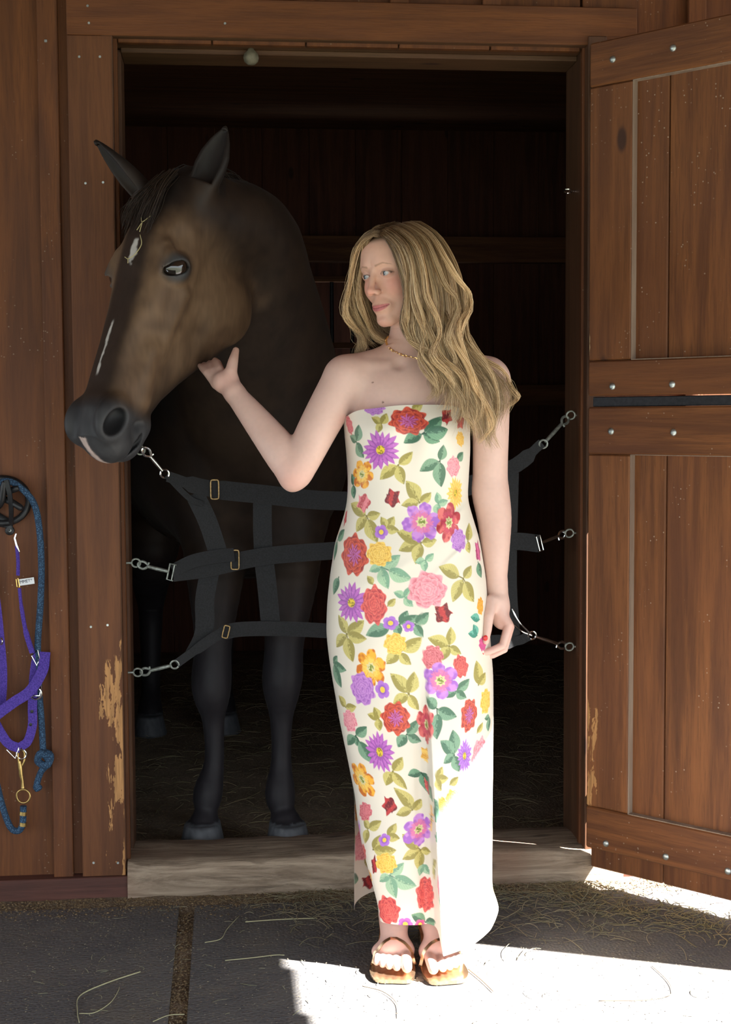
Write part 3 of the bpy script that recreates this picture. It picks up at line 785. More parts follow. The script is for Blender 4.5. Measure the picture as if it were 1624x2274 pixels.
for i in range(14):
    t = i / 13 * .62; k = t * (len(nk) - 1); k0 = int(k); fr = k - k0
    p = nk[k0] * (1 - fr) + nk[k0 + 1] * fr; r = nr[k0] * (1 - fr) + nr[k0 + 1] * fr
    top = p + np.array([.02, .35 * r, .93 * r]); out = np.array([.5 * r, .1, 0])
    gs.append([[top + np.array([0, 0, -.01]), top + np.array([-.04, .0, .03]), top + np.array([-.10 - .2 * r, .01, -.03]), top + np.array([-.13 - .3 * r, .02, -.17])]])
o = strands('mane', M['horsehair'], gs, 40, 4, .03, .03, .0014, 10, .02); o['kind'] = 'stuff'; child(o, horse)
# ------------------------------------------------------------------ woman: one skin
WY, WP, WR, WS = .896, -.161, .066, 1.0
WPOS = np.array([.063, -.470, 1.577])
_wf = np.array([-math.sin(WY) * math.cos(WP), -math.cos(WY) * math.cos(WP), math.sin(WP)])
_wx = np.cross(zz, _wf); _wx /= np.linalg.norm(_wx); _wu = np.cross(_wf, _wx)
_wx, _wu = math.cos(WR) * _wx + math.sin(WR) * _wu, -math.sin(WR) * _wx + math.cos(WR) * _wu
WM = np.array([_wx, _wf, _wu]).T * 1.0                      # columns: her left, face forward, up
def face_w(q): return WM @ (np.array(q, float) * WS) + WPOS
def face_l(P): return ((P - WPOS.astype(np.float32)) @ WM.astype(np.float32)) / WS

def woman_head(P):
    q = face_l(P); m = q.copy(); m[:, 0] = np.abs(m[:, 0])
    d = sd_ell(m, (0, -.018, .032), (.071, .090, .072))
    d = smin(d, sd_ell(m, (0, .030, -.025), (.058, .055, .078)), .03)
    d = smin(d, sd_ell(m, (0, .045, .040), (.058, .045, .046)), .025)
    d = smin(d, sd_cap(m, (.050, .000, -.050), (.012, .066, -.100), .019, .014), .03)
    d = smin(d, sd_ell(m, (0, .073, -.102), (.018, .015, .014)), .014)
    d = smin(d, sd_ell(m, (.036, .056, -.030), (.021, .022, .024)), .02)
    d = smin(d, sd_cap(m, (.020, .078, .021), (.044, .063, .018), .005, .006), .026)
    d = smax(d, -sd_ell(m, (.030, .101, .000), (.018, .0165, .0112)), .016)
    # nose
    n = sd_cap(m, (0, .087, .008), (0, .103, -.030), .0052, .0078)
    n = smin(n, sd_ell(m, (0, .1050, -.0345), (.0092, .0096, .0082)), .006)
    n = smin(n, sd_ell(m, (.0112, .0965, -.0385), (.0062, .0085, .0065)), .006)
    d = smin(d, n, .010)
    d = smax(d, -sd_ell(m, (.0060, .1005, -.0440), (.0032, .0048, .0035)), .003)
    # lips
    d = smin(d, sd_ell(m, (0, .078, -.070), (.027, .015, .018)), .014)
    d = smax(d, -sd_ell(m, (0, .1035, -.055), (.0032, .006, .008)), .005)
    up = sd_chain(m, [(.0265, .0785, -.0690), (.014, .0892, -.0700), (.005, .0925, -.0690), (0, .0920, -.0696)], [.0012, .0026, .0031, .0028])
    lw = sd_chain(m, [(.0250, .0785, -.0702), (.012, .0880, -.0770), (0, .0910, -.0792)], [.0014, .0034, .0043])
    d = smin(d, up, .004); d = smin(d, lw, .004)
    d = smax(d, -sd_chain(m, [(.0280, .0815, -.0688), (.014, .0940, -.0722), (0, .0975, -.0734)], [.0010, .0012, .0012]), .0025)
    d = smax(d, -sd_ell(m, (0, .0965, -.0905), (.018, .008, .0055)), .009)
    # eyelids
    d = smin(d, sd_ell(m, (.0310, .0735, .0005), (.0150, .0135, .0128)), .004)
    d = smax(d, -sd_ell(m, (.0318, .0890, -.0008), (.0126, .011, .0050)), .0016)
    d = smin(d, sd_ell(m, (.072, -.012, -.008), (.007, .017, .027)), .006)
    return d * WS

W_NECK = [face_w((0, -.028, -.055)), A(918, 755, -.440), A(922, 815, -.440)]
def hand_l(P):   # her left hand hanging by the skirt (right in the photo)
    d = sd_ell(P, A(1107, 1352, -.462), (.0215, .036, .042))
    d = smin(d, sd_chain(P, [A(1106, 1340, -.478), A(1116, 1385, -.486), A(1118, 1385, -.450)], [.018, .014, .013]), .012)
    d = smin(d, sd_chain(P, [A(1104, 1298, -.46), A(1107, 1345, -.465)], [.022, .022]), .02)
    d = smin(d, sd_chain(P, [A(1092, 1335, -.49), A(1086, 1368, -.512), A(1083, 1398, -.520), A(1079.5, 1424, -.525)], [.0155, .0115, .0098, .0076]), .010)
    F4 = [([(1114, 1362, -.490), (1131, 1388, -.502), (1117, 1434, -.512), (1086, 1447, -.518), (1067, 1450, -.520)], [.013, .0105, .0088, .0080, .0062]),
          ([(1116, 1365, -.468), (1133, 1392, -.478), (1120, 1442, -.486), (1094, 1455, -.494), (1078, 1457, -.498)], [.013, .0103, .0086, .0078, .0062]),
          ([(1116, 1365, -.448), (1131, 1394, -.456), (1118, 1440, -.462), (1098, 1454, -.468), (1084, 1457, -.472)], [.013, .0098, .0080, .0072, .0058]),
          ([(1112, 1362, -.432), (1127, 1388, -.436), (1116, 1428, -.440), (1100, 1442, -.444), (1090, 1446, -.446)], [.012, .0088, .0072, .0064, .0052])]
    for pts, r in F4: d = smin(d, sd_chain(P, [A(*p) for p in pts], r), .006)
    return d
def hand_r(P):   # her right hand under the horse's jaw
    d = sd_ell(P, A(499, 848, -.345), (.030, .030, .026))
    d = smin(d, sd_chain(P, [A(521, 872, -.372), A(508, 852, -.352)], [.0225, .024]), .015)
    d = smin(d, sd_chain(P, [A(511, 850, -.362), A(513, 826, -.358), A(518, 802, -.345), A(524, 778, -.325)], [.0165, .0145, .0118, .0078]), .010)
    F4 = [([(496, 838, -.345), (490, 820, -.322), (484, 806, -.285), (478, 800, -.250)], [.012, .0092, .0082, .007]),
          ([(486, 842, -.340), (476, 824, -.312), (470, 812, -.272), (466, 806, -.238)], [.012, .0094, .0084, .007]),
          ([(482, 848, -.338), (466, 827, -.306), (458, 816, -.268), (453, 810, -.236)], [.012, .0090, .0080, .0066]),
          ([(480, 852, -.338), (459, 829, -.308), (449, 818, -.276), (444, 812, -.25)], [.011, .0078, .0070, .0058])]
    for pts, r in F4: d = smin(d, sd_chain(P, [A(*p) for p in pts], r), .007)
    return d
def foot_frame(s, ax, ay, tx, ty):
    dv = np.array([tx - ax, ty - ay]); L = np.linalg.norm(dv); dv /= L; sv = np.array([-dv[1], dv[0]])
    if sv[0] * s < 0: sv = -sv
    return lambda a, b, z: np.array([ax + dv[0] * a * L + sv[0] * b * 1.1, ay + dv[1] * a * L + sv[1] * b * 1.1, z * 1.08 + .016])
def foot(P, s, ax, ay, tx, ty):
    """s=+1: big toe on the +x side; heel (ax, ay) toes to (tx, ty)"""
    w = foot_frame(s, ax, ay, tx, ty)
    d = sd_chain(P, [w(.10, 0, .15), w(.08, 0, .095), w(.04, 0, .070)], [.033, .033, .026])
    d = smin(d, sd_chain(P, [w(.14, .002, .118), w(.38, .002, .078), w(.62, 0, .030)], [.036, .037, .027]), .03)
    d = smin(d, sd_chain(P, [w(.62, .026, .018), w(.66, -.012, .016), w(.60, -.032, .014)], [.019, .017, .015]), .03)
    for b, a1, r in ((.026, 1.0, .0125), (.006, .985, .0092), (-.009, .955, .0085), (-.022, .915, .0080), (-.034, .865, .0075)):
        d = smin(d, sd_chain(P, [w(.66, b * .9, .016), w((a1 + .72) / 2, b, .015), w(a1 - .03, b * 1.02, .0085 + r * .2)], [r * 1.05, r, r * .92]), .005)
    return d
FEET = [(1, .047, -.402, .021, -.636), (-1, .130, -.415, .137, -.654)]
SH_R, SH_L = A(766, 842, -.455), A(1086, 846, -.450)
ARM_R = spline([SH_R, A(712, 940, -.470), A(668, 1026, -.490), A(655, 1046, -.492)], [.050, .0455, .041, .040], 4)
FORE_R = spline([A(654, 1048, -.492), A(630, 1010, -.474), A(575, 940, -.425), A(520, 872, -.370)], [.038, .0425, .034, .0235], 4)
ARM_L = spline([SH_L, A(1090, 950, -.445), A(1089, 1050, -.440), A(1090, 1095, -.440), A(1098, 1150, -.446), A(1101, 1220, -.455), A(1104, 1304, -.462)], [.050, .0425, .0405, .0435, .040, .0325, .0220], 4)
LEG_R = spline([A(840, 1330, -.46), A(842, 1500, -.462), A(856, 1680, -.462), A(868, 1820, -.448), A(878, 2000, -.440), (.045, -.440, .15)], [.086, .068, .045, .046, .034, .032], 4)
LEG_L = spline([A(975, 1330, -.46), A(980, 1500, -.465), A(982, 1680, -.475), A(980, 1820, -.465), A(970, 2000, -.450), (.130, -.452, .15)], [.086, .068, .045, .046, .034, .032], 4)
def woman_body(P):
    d = sd_chain(P, W_NECK, [.051, .050, .056], .02)
    d = smin(d, sd_ell(P, A(925, 868, -.450), (.150, .072, .075)), .05)
    d = smin(d, sd_ell(P, A(905, 960, -.455), (.125, .088, .15)), .05)
    d = smin(d, sd_chain(P, [A(915, 790, -.435), A(840, 815, -.44), A(775, 835, -.45)], [.040, .042, .046]), .03)
    d = smin(d, sd_chain(P, [A(940, 790, -.435), A(1010, 815, -.44), A(1076, 838, -.445)], [.040, .042, .046]), .03)
    for s, px in ((-1, 848), (1, 962)): d = smin(d, sd_ell(P, A(px, 955, -.505), (.052, .045, .050)), .03)
    d = smin(d, sd_ell(P, A(906, 1090, -.455), (.115, .080, .13)), .06)
    d = smin(d, sd_ell(P, A(907, 1270, -.455), (.155, .100, .13)), .06)
    # collar bones
    d = smin(d, sd_cap(P, A(866, 813, -.488), A(770, 812, -.470), .005, .008), .016)
    d = smin(d, sd_cap(P, A(905, 816, -.488), A(1040, 815, -.466), .005, .008), .016)
    d = smax(d, -sd_ell(P, A(886, 806, -.512), (.010, .010, .010)), .016)
    for c, r in (ARM_R, ARM_L): d = smin(d, sd_chain(P, c, r), .022)
    d = smin(d, sd_chain(P, *FORE_R), .010)
    d = smin(d, sd_ell(P, A(648, 1071, -.486), (.014, .018, .016)), .024)      # elbow tip
    d = smin(d, boxed(P, A(1060, 1470, -.53), A(1145, 1280, -.41), .06, hand_l), .012)
    d = smin(d, boxed(P, A(435, 890, -.40), A(540, 765, -.22), .06, hand_r), .012)
    for c, r in (LEG_R, LEG_L): d = smin(d, sd_chain(P, c, r), .03)
    for k, f_ in enumerate(FEET):
        cx, cy = (f_[1] + f_[3]) / 2, (f_[2] + f_[4]) / 2
        d = smin(d, boxed(P, (cx - .08, cy - .16, 0), (cx + .08, cy + .16, .18), .05, lambda Q: foot(Q, *f_)), .012)
    return d
def woman_field(P):
    P = P.astype(np.float32); b = woman_body(P); q = face_l(P); near = (np.abs(q) < np.array([.16, .19, .2], np.float32)).all(1)
    if near.any(): b[near] = smin(b[near], woman_head(P[near]), .022)
    return b
wz = 1.425
Vh2, Fh2 = surface(woman_field, (-.08, -.62, wz - .02), (.24, -.33, 1.72), .0016, 4)
Vb2, Fb2 = surface(woman_field, (-.44, -.70, .0), (.42, -.20, wz + .03), .0031, 4)
me = skin_join('woman_body', [(Vb2, Fb2), (Vh2, Fh2)], (0, 0, wz), (0, 0, 1))
co = np.empty(len(me.vertices) * 3, np.float32); me.vertices.foreach_get('co', co); co = co.reshape(-1, 3)
def skin_color(P):
    q = face_l(P); x, y, z = np.abs(q[:, 0]), q[:, 1], q[:, 2]; n = vnoise(P, 30, 5); n2 = vnoise(P, 170, 6)
    c = lerp((.67, .440, .370), (.72, .485, .415), n)
    hd = (np.abs(z) < .16) & (x < .12) & (np.abs(y) < .15) & (P[:, 2] > 1.45)
    hf = hd.astype(float)
    face = hf * sstep(y, .0, .05)
    c = lerp(c, (.68, .385, .275), face * .9)
    c = lerp(c, (.58, .345, .265), sstep(P[:, 2], 1.34, 1.42) * (1 - hf) * .8)
    g = lambda cx, cy, cz, r: np.exp(-(((x - cx) ** 2 + (y - cy) ** 2 + (z - cz) ** 2) / r ** 2))
    c = lerp(c, (.66, .23, .17), hf * np.clip(g(.042, .066, -.028, .022) * .75 + g(0, .108, -.036, .013) * .6, 0, 1))
    c = lerp(c, (.60, .25, .20), hf * g(0, .08, -.11, .018) * .35)
    # lips
    zl = z + .0737 - 6.0 * x * x; up = np.clip(1 - np.abs(zl) / (.0078 * np.sqrt(np.clip(1 - (x / .0275) ** 2, .0, 1)) + 1e-4), 0, 1)
    lips = hf * sstep(up, 0, .25) * (y > .07) * (x < .0275); c = lerp(c, (.48, .12, .13), lips * .85)
    line = hf * (np.abs(zl) < .0010) * (x < .027) * (y > .075); c = lerp(c, (.22, .05, .05), line * .8)
    # brows, lids, lashes
    bz = .0185 + .20 * np.minimum(x - .012, .021) - .40 * np.maximum(x - .033, 0)
    brow = hf * (1 - sstep(np.abs(z - bz) / (.0027 * (1.2 - x / .06)), .4, 1.3)) * sstep(x, .010, .014) * (1 - sstep(x, .046, .052)) * (y > .04)
    c = lerp(c, (.27, .145, .08), brow * .60)
    ex, ez = (x - .0318) / .0128, (z + .0008) / .0052; er = np.sqrt(ex ** 2 + ez ** 2)
    lash = hf * np.exp(-((er - 1.08) / .16) ** 2) * (z > -.002) * (y > .05); c = lerp(c, (.05, .03, .02), np.clip(lash, 0, 1) * .95)
    lidl = hf * np.exp(-((er - 1.1) / .2) ** 2) * (z <= -.002) * (y > .05); c = lerp(c, (.42, .20, .16), lidl * .6)
    shade = hf * np.exp(-((er - 1.7) / .5) ** 2) * (y > .05); c = lerp(c, (.50, .27, .21), shade * .35)
    # scalp under the hair
    scalp = hf * np.clip(sstep(z - .9 * (.062 - y) * 0 + .0, .066, .080) + sstep(-y, -.015, .005) * (z > -.06), 0, 1)
    c = lerp(c, (.16, .095, .05), scalp)
    # pink elbow, knuckles, finger tips
    for p, r, k in ((A(648, 1066, -.52), .04, .4), (A(500, 850, -.37), .03, .35), (A(1130, 1390, -.49), .03, .4), (A(1080, 1445, -.5), .035, .45)):
        c = lerp(c, (.66, .30, .25), k * np.exp(-((P - p) ** 2).sum(1) / r ** 2))
    c = lerp(c, (.64, .33, .27), (P[:, 2] < .12) * .35)
    for p in ((830, 849), (850, 893)):      # two small moles
        m = A(p[0], p[1], -.52); c = lerp(c, (.14, .06, .04), ((P[:, 0] - m[0]) ** 2 + (P[:, 2] - m[2]) ** 2 < .0022 ** 2) * (P[:, 1] < -.47) * .8)
    return c * (.97 + .06 * n2[:, None])
set_color(me, skin_color(co))
M['skin'] = tint_mat('fair_skin', .48, .35, sss=.10, bump=(900, .05, .0006))
woman = empty('person', (.085, -.46, 0)); tag(woman, 'woman in a strapless floral dress touching the horse\'s jaw', 'person')
child(link('body', me, M['skin'], smooth=True), woman)
def eye_mat():
    t = NT('blue_grey_eye'); tc = t.n('ShaderNodeTexCoord'); se = t.n('ShaderNodeSeparateXYZ'); t.l(tc.outputs['Object'], se.inputs[0])
    r = t.math('SQRT', t.math('ADD', t.math('POWER', se.outputs[0], 2), t.math('POWER', se.outputs[1], 2)))
    front = t.rng(se.outputs[2], 0, .001)
    iris = t.math('MULTIPLY', t.rng(r, .0056, .0061, 1, 0), front); pup = t.math('MULTIPLY', t.rng(r, .0022, .0027, 1, 0), front)
    c = t.mix(iris, (.42, .40, .39), t.mix(t.rng(r, .0035, .006), (.07, .09, .105), (.015, .02, .028))); c = t.mix(pup, c, (.006, .006, .007))
    t.base(c); t.rough(.06); t.b.inputs['Coat Weight'].default_value = 1; return t.m
M['eye'] = eye_mat()
gaze = (WM @ np.array([-.22, 1, .10])); gaze /= np.linalg.norm(gaze)
for s in (1, -1):
    bm = bmesh.new(); bmesh.ops.create_uvsphere(bm, u_segments=32, v_segments=24, radius=.0123)
    m2 = bpy.data.meshes.new('eye'); bm.to_mesh(m2); bm.free()
    o = link('eye', m2, M['eye'], smooth=True); o.location = face_w((s * .031, .0735, -.0003)); o.rotation_euler = Vector(gaze).to_track_quat('Z', 'Y').to_euler(); child(o, woman)
M['nail_red'] = plain('red_nail_polish', (.62, .03, .025), .15, 0, .05)
def nail(p, nrm, ax, L=.0058, W=.0047):
    nrm = np.array(nrm, float); nrm /= np.linalg.norm(nrm); ax = np.array(ax, float); ax -= nrm * (ax @ nrm); ax /= np.linalg.norm(ax); sd = np.cross(nrm, ax)
    bm = bmesh.new(); bmesh.ops.create_uvsphere(bm, u_segments=14, v_segments=8, radius=1)
    for v in bm.verts: v.co = Vector(p + sd * v.co.x * W + ax * v.co.y * L + nrm * v.co.z * .0016)
    m2 = bpy.data.meshes.new('fingernail'); bm.to_mesh(m2); bm.free(); child(link('fingernail', m2, M['nail_red'], smooth=True), woman)
nail(A(1078.5, 1417, -.5318), (-.15, -1, .12), (-.1, 0, -1), .0066, .0056)
nail(A(1069.5, 1452, -.5266), (-.3, -.8, -.55), (-1, 0, -.15), .0056, .0045)
nail(A(1080, 1459, -.5046), (-.25, -.8, -.6), (-1, 0, -.15), .0056, .0042)
# ------------------------------------------------------------------ dress: floral slip skirt tube with a side slit
def srgb(h):
    c = np.array([int(h[i:i + 2], 16) for i in (0, 2, 4)]) / 255.; return np.where(c <= .04045, c / 12.92, ((c + .055) / 1.055) ** 2.4)
DYC = -.458
_py = np.array([896, 930, 960, 1000, 1060, 1110, 1150, 1200, 1280, 1340, 1400, 1450, 1500, 1600, 1700, 1760, 1850, 1950, 2060, 2120.])
_xl = np.array([764, 763, 765, 769, 773, 772, 763, 745, 733, 727, 725, 730, 738, 755, 776, 787, 789, 787, 788, 790.])
_xr = np.array([1040, 1041, 1042, 1043, 1040, 1037, 1049, 1064, 1077, 1082, 1086, 1090, 1094, 1094, 1093, 1092, 1091, 1090, 1096, 1096.])
_df = np.array([.094, .106, .114, .108, .096, .094, .098, .106, .116, .118, .116, .113, .110, .108, .110, .112, .116, .122, .128, .13])   # front depth
_db = np.array([.085, .092, .092, .088, .080, .082, .092, .110, .128, .130, .122, .114, .108, .100, .096, .095, .095, .098, .10, .10])
_z = np.array([A(907, p, DYC)[2] for p in _py]); _xL = np.array([A(a, p, DYC)[0] for a, p in zip(_xl, _py)]); _xR = np.array([A(a, p, DYC)[0] for a, p in zip(_xr, _py)])
def smooth_interp(z, zs, vs):
    o = np.argsort(zs); zs = zs[o]; vs = vs[o]; g = np.linspace(zs[0], zs[-1], 500); v = np.interp(g, zs, vs)
    k = np.hanning(31); k /= k.sum(); v = np.convolve(np.pad(v, 15, mode='edge'), k, 'valid'); return np.interp(z, g, v)
NF, NB, NV = 470, 120, 920
th = np.concatenate([np.linspace(0, math.pi, NF), np.linspace(math.pi, 2 * math.pi, NB)[1:]]); NT_ = len(th)      # 0 = left seam, pi/2 = front, pi = right, 3pi/2 = back
vv = np.linspace(0, 1, NV)
ca, sa = np.cos(th), np.sin(th); front = np.clip(sa, 0, 1)
# top edge: dips at the arms, highest over the bust; hem: back and front-left higher, right panel longest
top_z = A(907, 899, DYC - .10)[2] - .006 * np.exp(-((ca - .55) / .3) ** 2) - .028 * np.abs(ca) ** 5 - .02 * np.clip(-sa, 0, 1)
hem_z = .100 - .048 * sstep(-ca, .045, .085) * front - .0 * front + .022 * np.clip(-sa, 0, 1) + .02 * sstep(-ca, .8, 1.0)
Z = top_z[None] + vv[:, None] * (hem_z - top_z)[None]
XL, XR, DF, DB = (smooth_interp(Z, _z, q) for q in (_xL, _xR, _df, _db))
CX, HW = (XL + XR) / 2, (XR - XL) / 2
ex = 2 / 2.25
cs = -np.sign(ca) * np.abs(ca) ** ex; sn = np.sign(sa) * np.abs(sa) ** ex
X = CX + HW * cs[None]; Yd = np.where(sn[None] >= 0, DYC - DF * sn[None], DYC - DB * sn[None])
fr = np.clip(sn, 0, 1)[None] ** .5
# bust, leg and cloth folds
for px, amp in ((846, .022), (962, .022)):
    c = A(px, 955, DYC - .1); Yd = Yd - fr * amp * np.exp(-((X - c[0]) / .055) ** 2 - ((Z - c[2]) / .055) ** 2)
c = A(905, 960, -.55); Yd = Yd + fr * .008 * np.exp(-((X - c[0]) / .022) ** 2 - ((Z - c[2]) / .06) ** 2)
low = sstep(.75 - Z, .0, .45)
fold_x = smooth_interp(Z, np.array([.02, .15, .3, .45, .6]), np.array([.128, .122, .116, .110, .106]))
Yd = Yd - fr * low * .006 * np.exp(-((X - (fold_x - .075)) / .05) ** 2) - fr * low * .010 * np.exp(-((X - (fold_x + .08)) / .05) ** 2)
step = sstep(X - fold_x, -.004, .005) * np.exp(-np.clip(X - fold_x, 0, 1) / .07)
Yd = Yd - fr * low * .052 * step + fr * low * .018 * sstep(fold_x - X, 0, .03) + fr * low * .012 * np.exp(-((X - fold_x + .014) / .012) ** 2)
Yd = Yd + fr * (.0022 * np.sin(16 * Z + 30 * X) + .0016 * np.sin(40 * Z - 22 * X)) * sstep(1.3 - Z, .0, .5)
for (x0, z0, sl, amp, w) in ((.17, 1.02, .7, .004, .010), (.20, .96, .8, .004, .009), (.15, .70, -.4, .003, .012), (.02, .9, .5, .002, .012)):
    Yd = Yd - fr * amp * np.exp(-(((Z - z0) - sl * (X - x0)) / w) ** 2 - ((X - x0) / .06) ** 2)
# slit: below z .43 the front panel's left edge swings forward and inward
sl_t = sstep(.43 - Z, 0, .33); ang = np.clip(1 - th / 1.25, 0, 1)[None]
xe = smooth_interp(Z, np.array([.09, .14, .2, .26, .33, .45]), np.array([.008, .002, -.008, -.020, -.030, -.034]))
mvx = np.clip(xe - (XL), 0, 1) * sl_t
isfront = (np.arange(NT_) < NF)[None]
X = X + np.where(isfront, mvx * ang ** .8, 0); Yd = Yd - np.where(isfront, .055 * sl_t * ang ** 1.2, 0)
# right corner of the hem flares out
X = X + .012 * sstep(.16 - Z, 0, .06) * np.exp(-((th - 2.9) / .35) ** 2)[None]
VD = np.stack([X, Yd, Z], -1)
i = np.arange(NV * NT_).reshape(NV, NT_)
FDm = np.stack([i[:-1, :-1].ravel(), i[1:, :-1].ravel(), i[1:, 1:].ravel(), i[:-1, 1:].ravel()], 1)
# arc length from the front centre
ds = np.linalg.norm(np.diff(VD[:, :, :2], axis=1), axis=2); S = np.concatenate([np.zeros((NV, 1)), np.cumsum(ds, 1)], 1); S = S - S[:, NF // 2][:, None]
# keep the print straight: reference row spacing
S = S.astype(np.float32)
flat = VD.reshape(-1, 3)
dq = flat - CAM; PXV = (812 + FPX * (dq @ _r) / (dq @ _f)).reshape(NV, NT_); PYV = (1137 - FPX * (dq @ _u) / (dq @ _f)).reshape(NV, NT_)
IMG = np.tile(srgb('E3DACB'), (NV, NT_, 1)).astype(np.float32)
Zf = Z.astype(np.float32); PM = 1 / 985.   # metres per print pixel
PR = np.random.default_rng(5)
def locate(px, py):
    d = (PXV[:, 8:NF - 8] - px) ** 2 + (PYV[:, 8:NF - 8] - py) ** 2; k = int(np.argmin(d)); r, c = divmod(k, NF - 16); return S[r, c + 8], Zf[r, c + 8], r
def region(s, z, R):
    dz = np.abs(Z[:, NF // 2] - z); rows = np.flatnonzero(dz < R + .06)
    if len(rows) == 0: return None
    r0, r1 = rows[0], rows[-1] + 1
    m = (np.abs(S[r0:r1] - s) < R) & (np.abs(Zf[r0:r1] - z) < R)
    rr, cc = np.nonzero(m); return rr + r0, cc
def paint(rr, cc, col, al):
    IMG[rr, cc] = IMG[rr, cc] * (1 - al[:, None]) + col * al[:, None]
def n2d(u, v, s, seed): return vnoise(np.stack([u, v, np.full_like(u, seed * .37)], 1), s, seed)
def leaf_p(s, z, tx, tz, w, c1, c2):
    """leaf from (s,z) to (tx,tz)"""
    L = math.hypot(tx - s, tz - z); R = L * .75 + .004; g = region((s + tx) / 2, (z + tz) / 2, R)
    if g is None: return
    rr, cc = g; u = S[rr, cc] - s; v = Zf[rr, cc] - z; ax, ay = (tx - s) / L, (tz - z) / L
    t = (u * ax + v * ay) / L; n = (-u * ay + v * ax) / L; n = n + .06 * np.sin(t * 3.1)
    hw = w * np.clip(np.sin(np.clip(t, 0, 1) ** .8 * math.pi), 0, 1) ** .85; al = sstep(hw - np.abs(n), -.01, .02) * (t > 0) * (t < 1)
    k = n2d(u, v, 300, 3); vein = np.clip(1 - np.abs(n) / .018, 0, 1) + .8 * np.clip(1 - np.abs(((t * 7 - np.abs(n) * 9) % 1) - .5) / .09, 0, 1) * (np.abs(n) < hw * .8)
    dark = sstep(n + (k - .5) * .25 * w * 2, -.01, .05)
    col = lerp(c1, c2, np.clip(dark * .8, 0, 1)); col = lerp(col, np.array(c2) * .55, np.clip(vein, 0, 1) * .55); paint(rr, cc, col, al)
def stem_p(s, z, tx, tz, col, w=.0014):
    g = region((s + tx) / 2, (z + tz) / 2, math.hypot(tx - s, tz - z) * .6 + .004)
    if g is None: return
    rr, cc = g; u = S[rr, cc] - s; v = Zf[rr, cc] - z; dx, dy = tx - s, tz - z; L2 = dx * dx + dy * dy + 1e-9
    t = np.clip((u * dx + v * dy) / L2, 0, 1); d = np.hypot(u - t * dx, v - t * dy); paint(rr, cc, np.tile(col, (len(rr), 1)), sstep(w - d, -.0006, .0004))
LG = dict(o=(srgb('C9BC72'), srgb('8F8340')), g=(srgb('7FA286'), srgb('3F6650')), t=(srgb('A5C4A2'), srgb('6E9A80')), k=(srgb('6F9A7C'), srgb('2F5746')), b=(srgb('6DB3A0'), srgb('2E7D6A')))
